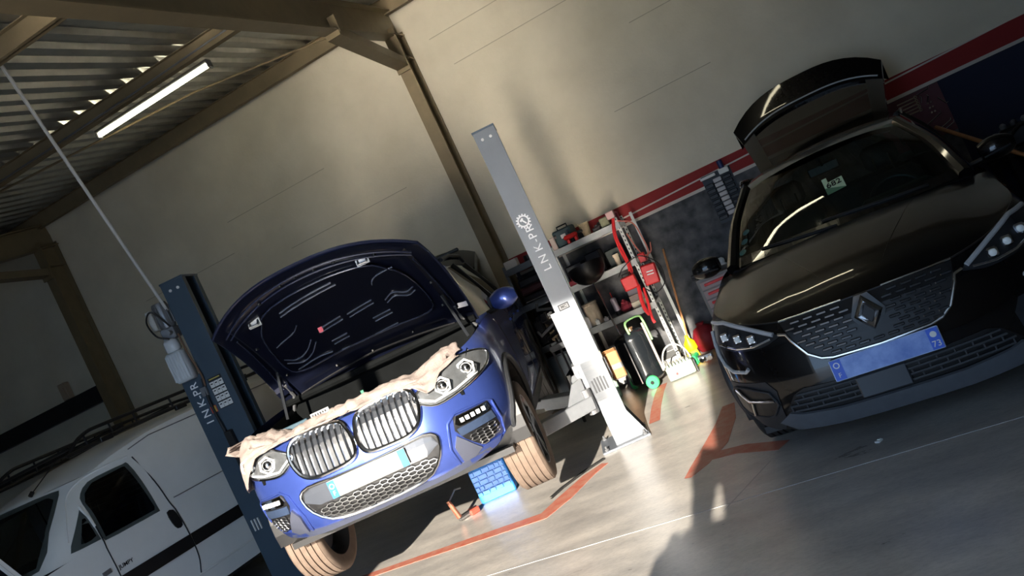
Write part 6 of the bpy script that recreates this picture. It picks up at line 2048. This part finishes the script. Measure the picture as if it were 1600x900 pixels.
# --- bench with engine parts, red and yellow bins, long pole
r = thing('work_bench', 'dark work bench against the navy wall, far right', 'bench', bmat(3.35, .40, 0))
m = MB(); m.box(-1.0, 1.0, -.36, .34, .68, .74, bev=.006); m.build('bench_top', M_DARK, r)
for x_ in (-.94, .94):
    for y_ in (-.30, .28):
        m = MB(); m.box(x_ - .03, x_ + .03, y_ - .03, y_ + .03, 0, .68); m.build('leg', M_DARK, r)
m = MB(); m.box(-.9, .9, -.28, .26, .22, .25); m.build('lower_shelf', M_DARK, r)
r = thing('engine_block', 'greasy black engine block on the work bench', 'engine', bmat(2.66, .44, .741, 15))
m = MB(); m.box(-.20, .20, -.14, .14, 0, .20, bev=.03); m.build('block', mat('greasy_metal', rgb(38, 38, 40), .35, metal=.6, var=.3, scale=20), r)
for k in range(4):
    m = MB(); m.lathe([(.025, .20), (.03, .23), (.012, .25), (.0001, .25)], TR(-.14 + .09 * k, 0, 0), n=12); m.build('injector', M_GREY, r)
m = MB(); m.lathe([(.0001, 0), (.09, 0), (.09, .04), (.05, .05), (.0001, .05)], TR(-.20, 0, .10) @ RY(-90), n=20); m.build('pulley', M_BLACK, r, smooth=True)
m = MB(); m.tube(cr_spline([(-.15, .14, .1), (0, .2, .2), (.12, .16, .12), (.18, .1, .22)], 5), .018, n=8); m.build('coolant_hose', M_BLACK, r, smooth=True)
m = MB(); m.box(-.10, .10, -.08, .08, 0, .10, bev=.01); m.box(-.08, .08, -.06, .06, .10, .12, bev=.01)
simple('red_bin', m, mat('deep_red_bin', rgb(150, 30, 50), .5), 'deep red bin on the work bench', 'bin', 3.02, .42, .741)
r = thing('yellow_bin', 'yellow storage bin on the floor before the bench', 'bin', bmat(2.62, .98, 0, 0))
m = MB(); m.box(-.22, .22, -.17, .17, 0, .42, bev=.02); m.build('bin_body', mat('ochre_bin', rgb(190, 140, 20), .5, var=.1), r)
m = MB(); m.box(-.235, .235, -.185, .185, .42, .46, bev=.01); m.build('bin_lid', M_BLACK, r)
pa, pb = V(2.02, .35, 1.22), V(2.95, 1.75, .012)
m = MB(); m.tube([W(*pa), W(*pb)], .020, n=10); o = m.build('wooden_pole', M_WOOD, smooth=True)
tag(o, 'long wooden pole leaning behind the right of the crossover', 'pole')

# ------------------------------------------------------------------ floor: red lines, bits and pieces
strip('bay_line', [(-2.6, 6.23), (-1.85, 5.97), (-1.25, 5.76), (-.73, 5.57), (-.48, 5.48), (-.31, 5.66), (-.07, 5.96), (.08, 6.07)], [.10, .10, .11, .13, .16, .17, .13, .08], M_REDLINE, .002, fl)
strip('bay_line', [(.50, 4.90), (.62, 5.03), (.80, 5.28), (1.02, 5.72), (1.16, 6.1)], [.05, .14, .20, .16, .10], M_REDLINE, .002, fl)
strip('bay_line', [(.72, 5.10), (.90, 4.98), (1.10, 4.70)], .13, M_REDLINE, .0025, fl)
strip('bay_line', [(.62, 6.6), (.74, 7.1), (.88, 7.6), (.98, 7.9)], .10, M_REDLINE, .002, fl)

# ------------------------------------------------------------------ protective cloths on the SUV's front
from mathutils import noise
M_CLOTH = mat('grey_beige_cloth', rgb(138, 126, 120), .9, var=.12, scale=12, bump=.35, bscale=90)
def drape(name, x0, x1, front_z, back_y, label, lift_=0.0, seed=0.0, ns=90, nw=34):
    """a creased cloth laid over the top edge of the nose; front_z(x): how low it hangs in front"""
    fr = SUV_S.front
    grid_ = []
    for i in range(ns + 1):
        u = i / ns
        x = x0 + (x1 - x0) * u
        xe = max(-.93, min(.93, x))
        col = []
        ztop = 1.298 if abs(xe) < .44 else 1.298 + .05 * min(1, (abs(xe) - .44) / .3)
        zf = front_z(x)
        for j in range(nw + 1):
            w = j / nw
            n1 = noise.noise(Vector((x * 6 + seed, w * 3.1, seed)))
            n2 = noise.noise(Vector((x * 15 + seed, w * 9, 3 + seed)))
            n3 = noise.noise(Vector((x * 34, w * 18, 9 + seed)))
            xx = x + .035 * noise.noise(Vector((x * 3, w * 4, 7 + seed)))
            if w < .45:
                k = w / .45
                z = zf + (ztop - zf) * k
                p, n = fr(max(-.92, min(.92, xx)), z, .022)
                fold = .5 + .5 * math.sin(x * 46 + 3 * n1)
                p = p + Vector((n.x, n.y, 0)) * (.012 + .018 * fold * (1 - k) + .012 * n2)
                q = p + Vector((0, 0, .010 * n2))
            else:
                k = (w - .45) / .55
                e, n = fr(max(-.92, min(.92, xx)), ztop - .004, .0)
                y = e.y - .02 + (back_y(x)) * k
                q = Vector((xx, y, ztop + .035 * math.sin(math.pi * min(1, k * 1.15)) ** .7 + .030 * n1 + .020 * n2 + .008 * n3 + .015 + lift_))
            col.append(q)
        grid_.append(col)
    b = MB(); b.grid(grid_)
    o = b.build(name, M_CLOTH, smooth=180)
    o.matrix_world = BMW_M
    sm = o.modifiers.new('thickness', 'SOLIDIFY'); sm.thickness = .004
    return tag(o, label, 'cloth', 'protective cloths on the SUV')
def fz_l(x):
    return interp([(-1.0, 1.06), (-.90, 1.065), (-.80, 1.11), (-.74, 1.20), (-.66, 1.265), (-.5, 1.285), (-.3, 1.292), (0.1, 1.292)], x)
drape('fender_cloth', -.95, .02, fz_l, lambda x: interp([(-1, .10), (-.8, .2), (-.6, .30), (-.4, .22), (0, .14)], x), 'grey-beige cloth hanging over the SUV left headlamp and nose', 0, 0)
def fz_r(x):
    return interp([(-.10, 1.288), (.3, 1.288), (.42, 1.262), (.50, 1.20), (.56, 1.215), (.62, 1.27), (.72, 1.315)], x)
drape('fender_cloth', -.06, .74, fz_r, lambda x: interp([(-.1, .12), (.3, .20), (.55, .28), (.74, .22)], x), 'grey-beige cloth bunched beside the SUV right headlamp', .012, 5.3)

# ------------------------------------------------------------------ trolley of black trim parts between the SUV and the shelves
r = thing('parts_trolley', 'trolley piled with black plastic car parts behind the SUV mirror', 'trolley', TR(.30, 8.02, 0) @ RZ(-12))
M_TRIMP = mat('black_trim_plastic', rgb(34, 36, 40), .35, var=.3, scale=14)
for z_ in (.30, .78):
    m = MB(); m.box(-.17, .17, -.24, .24, z_, z_ + .025, bev=.004); m.box(-.17, .17, -.24, -.232, z_, z_ + .06); m.build('tray', M_DARK, r)
for x_ in (-.155, .155):
    for y_ in (-.225, .225):
        m = MB(); m.tube([(x_, y_, .07), (x_, y_, .86)], .012, n=6); m.build('leg', M_DARK, r)
        m = MB(); m.lathe([(.012, -.012), (.035, -.012), (.035, .012), (.012, .012)], TR(x_, y_, .036) @ RY(90), n=14); m.build('castor', M_RUBBER, r)
rnd = random.Random(11)
for k in range(9):
    x_, y_ = rnd.uniform(-.12, .12), rnd.uniform(-.2, .15)
    L_ = rnd.uniform(.18, .34)
    M_ = TR(x_, y_, .84 + .045 * k) @ RZ(rnd.uniform(0, 180)) @ RY(rnd.uniform(-35, 35))
    m = MB(); m.box(-L_ / 2, L_ / 2, -.03, .03, -.018, .018, M=M_, bev=.006); m.box(-L_ / 2, -L_ / 2 + .03, -.03, .03, -.018, .07, M=M_, bev=.005)
    m.build('trim_part', M_TRIMP, r)
for k in range(5):
    p_ = (rnd.uniform(-.12, .12), -.23, rnd.uniform(.88, 1.16))
    m = MB(); m.box(p_[0] - .014, p_[0] + .014, p_[1] - .02, p_[1] + .02, p_[2] - .014, p_[2] + .014, bev=.004); m.build('white_clip', M_WHITE, r)
for k in range(4):
    m = MB(); m.box(-.15 + .08 * k, -.09 + .08 * k, -.2, .2, .326, .326 + .18 + .05 * (k % 2), bev=.01); m.build('panel_part', M_TRIMP, r)

# ------------------------------------------------------------------ bits on the floor under and before the SUV
M_BLUEBOX = mat('bright_blue_plastic', rgb(44, 124, 214), .4, var=.12)
r = thing('blue_block', 'bright blue moulded block on the floor by the SUV right tyre', 'block', TR(-.83, 6.50, 0) @ RZ(-4))
m = MB(); m.box(-.17, .15, 0, .30, 0, .30, bev=.01); m.build('block_body', M_BLUEBOX, r)
bm_ = MB(); bm_.box(-.5, .5, -.5, .5, -.5, .5)
rnd = random.Random(3)
for j in range(5):
    x = -.165
    while x < .13:
        w_ = rnd.uniform(.04, .085)
        w_ = min(w_, .145 - x)
        if w_ > .015:
            m = MB(); m.box(x, x + w_ - .008, -.010, .002, .07 + .045 * j, .07 + .045 * j + .037, bev=.003); m.build('raised_tile', M_BLUEBOX, r)
        x += w_
r = thing('air_gun', 'small brass and grey air gun lying on the floor before the SUV', 'air gun', TR(-1.10, 6.35, .0) @ RZ(30))
m = MB(); m.tube([(-.10, 0, .03), (.08, 0, .035)], .022, n=8); m.build('gun_barrel', M_CHROME_DULL, r, smooth=True)
m = MB(); m.tube([(-.09, 0, .04), (-.12, .01, .20)], [.024, .018], n=8); m.build('gun_grip', mat('worn_copper', rgb(150, 96, 76), .4, metal=.4, var=.3), r, smooth=True)
m = MB(); m.tube([(-.12, .01, .19), (-.02, .03, .25), (.03, .02, .24)], .008, n=6); m.build('gun_lever', M_GREY, r)
m = MB(); m.box(.0, .09, -.04, .04, 0, .05, bev=.01); m.build('gun_coupling', mat('red_brown_metal', rgb(150, 70, 56), .5, var=.2), r)
o = strip('rubber_strip', [(-.40, 5.80), (-.30, 5.92), (-.10, 6.08), (.09, 6.19)], .03, M_RUBBER, .014)
tag(o, 'black rubber strip on the floor at the silver post foot', 'strip')
m = MB(); m.box(-.02, .02, -.015, .015, 0, .01, bev=.003); m.box(-.005, .012, -.012, .006, .008, .016, bev=.002)
o = m.build('paper_scrap', M_WHITE); o.matrix_world = TR(1.43, 4.12, 0) @ RZ(30); tag(o, 'tiny white paper scrap on the dark floor before the crossover', 'scrap')

# ------------------------------------------------------------------ the photographer, standing behind the viewpoint (casts the shadow on the floor)
def person():
    root = thing('person', 'person in dark clothes holding up a phone behind the viewpoint', 'person', TR(-.80, -.46, 0))
    J = {'pel': (0, 0, .98), 'spi': (0, -.01, 1.18), 'che': (0, -.01, 1.37), 'nec': (.03, 0, 1.53), 'hd0': (.07, .02, 1.64), 'hd1': (.10, .03, 1.76),
         'sL': (-.19, 0, 1.43), 'eL': (-.27, .12, 1.18), 'wL': (-.10, .28, 1.34), 'sR': (.19, 0, 1.45), 'eR': (.33, .12, 1.40), 'wR': (.27, .22, 1.70),
         'hL': (-.10, 0, .95), 'kL': (-.13, .03, .52), 'aL': (-.14, -.01, .09), 'tL': (-.15, .15, .035), 'hR': (.10, 0, .95), 'kR': (.13, .03, .52), 'aR': (.14, -.01, .09), 'tR': (.15, .15, .035)}
    Rd = {'pel': (.16, .12), 'spi': (.145, .11), 'che': (.17, .12), 'nec': (.06, .06), 'hd0': (.078, .09), 'hd1': (.082, .10), 'sL': (.075, .075), 'eL': (.05, .05), 'wL': (.034, .034), 'sR': (.075, .075), 'eR': (.05, .05), 'wR': (.034, .034),
          'hL': (.10, .10), 'kL': (.065, .065), 'aL': (.045, .045), 'tL': (.045, .035), 'hR': (.10, .10), 'kR': (.065, .065), 'aR': (.045, .045), 'tR': (.045, .035)}
    E_ = [('pel', 'spi'), ('spi', 'che'), ('che', 'nec'), ('nec', 'hd0'), ('hd0', 'hd1'), ('che', 'sL'), ('sL', 'eL'), ('eL', 'wL'), ('che', 'sR'), ('sR', 'eR'), ('eR', 'wR'),
          ('pel', 'hL'), ('hL', 'kL'), ('kL', 'aL'), ('aL', 'tL'), ('pel', 'hR'), ('hR', 'kR'), ('kR', 'aR'), ('aR', 'tR')]
    # hands: palm and five fingers each
    for sd_, sx in (('L', -1), ('R', 1)):
        w = Vector(J['w' + sd_])
        J['p' + sd_] = tuple(w + Vector((-sx * .02, .02, .06))); Rd['p' + sd_] = (.036, .02)
        E_.append(('w' + sd_, 'p' + sd_))
        for k in range(4):
            a_ = w + Vector((-sx * (.02 + .0), .03, .065 + .0)) + Vector((-sx * .012, .0, .018 * (k - 1.5)))
            n0, n1, n2 = ('f%s%d%s' % (sd_, k, c) for c in 'abc')
            J[n0] = tuple(a_); J[n1] = tuple(a_ + Vector((-sx * .035, .012, .012 - .002 * k))); J[n2] = tuple(a_ + Vector((-sx * (.058 - .004 * k), -.006, .014)))
            for q in (n0, n1, n2): Rd[q] = (.010, .010)
            E_ += [('p' + sd_, n0), (n0, n1), (n1, n2)]
        a_ = w + Vector((-sx * .01, -.0, .03))
        J['th%sa' % sd_] = tuple(a_ + Vector((-sx * .03, -.02, .0))); J['th%sb' % sd_] = tuple(a_ + Vector((-sx * .06, -.015, .012)))
        Rd['th%sa' % sd_] = (.012, .012); Rd['th%sb' % sd_] = (.010, .010)
        E_ += [('p' + sd_, 'th%sa' % sd_), ('th%sa' % sd_, 'th%sb' % sd_)]
    keys = list(J)
    me = bpy.data.meshes.new('body')
    me.from_pydata([J[k] for k in keys], [(keys.index(a_), keys.index(b_)) for a_, b_ in E_], [])
    o = bpy.data.objects.new('body', me); COL.objects.link(o); o.parent = root
    sk = o.modifiers.new('skin', 'SKIN')
    for i, k in enumerate(keys):
        me.skin_vertices[0].data[i].radius = Rd[k]
        me.skin_vertices[0].data[i].use_root = (k == 'pel')
    sk.use_smooth_shade = True
    ss = o.modifiers.new('smooth', 'SUBSURF'); ss.levels = 1; ss.render_levels = 1
    me.materials.append(mat('dark_clothes', rgb(44, 46, 54), .85, var=.15))
    b = MB(); b.lathe([(.0001, .13), (.06, .12), (.10, .07), (.112, 0), (.10, -.05)], TR(.10, .01, 1.74) @ RX(-8), n=20); b.build('hair', mat('dark_hair', rgb(38, 30, 24), .7, var=.2), root, smooth=True)
    b = MB(); b.lathe([(.0001, -.03), (.014, -.02), (.016, 0), (.0001, .012)], TR(.09, .125, 1.69), n=10); b.build('nose', mat('skin', rgb(196, 150, 126), .6), root, smooth=True)
    for sx in (-1, 1):
        b = MB(); b.lathe([(.0001, -.006), (.013, 0), (.0001, .006)], TR(.09 + sx * .035, .115, 1.725) @ RX(90), n=10); b.build('eye', M_WHITE, root)
    b = MB(); b.tube([(.06, .122, 1.645), (.085, .13, 1.642), (.11, .122, 1.645)], .005, n=6); b.build('mouth', mat('lip', rgb(160, 96, 90), .6), root)
    return root
PERSON = person()
ph = thing('phone', 'black phone held upright just behind the viewpoint', 'phone', TR(-.60, -.17, 1.79) @ RY(25))
m = MB(); m.box(-.08, .08, -.004, .004, -.038, .038, bev=.004); m.build('phone_case', M_BLACK, ph)
m = MB(); m.box(-.074, .074, -.006, -.003, -.034, .034); m.build('phone_screen', M_GLASS, ph)
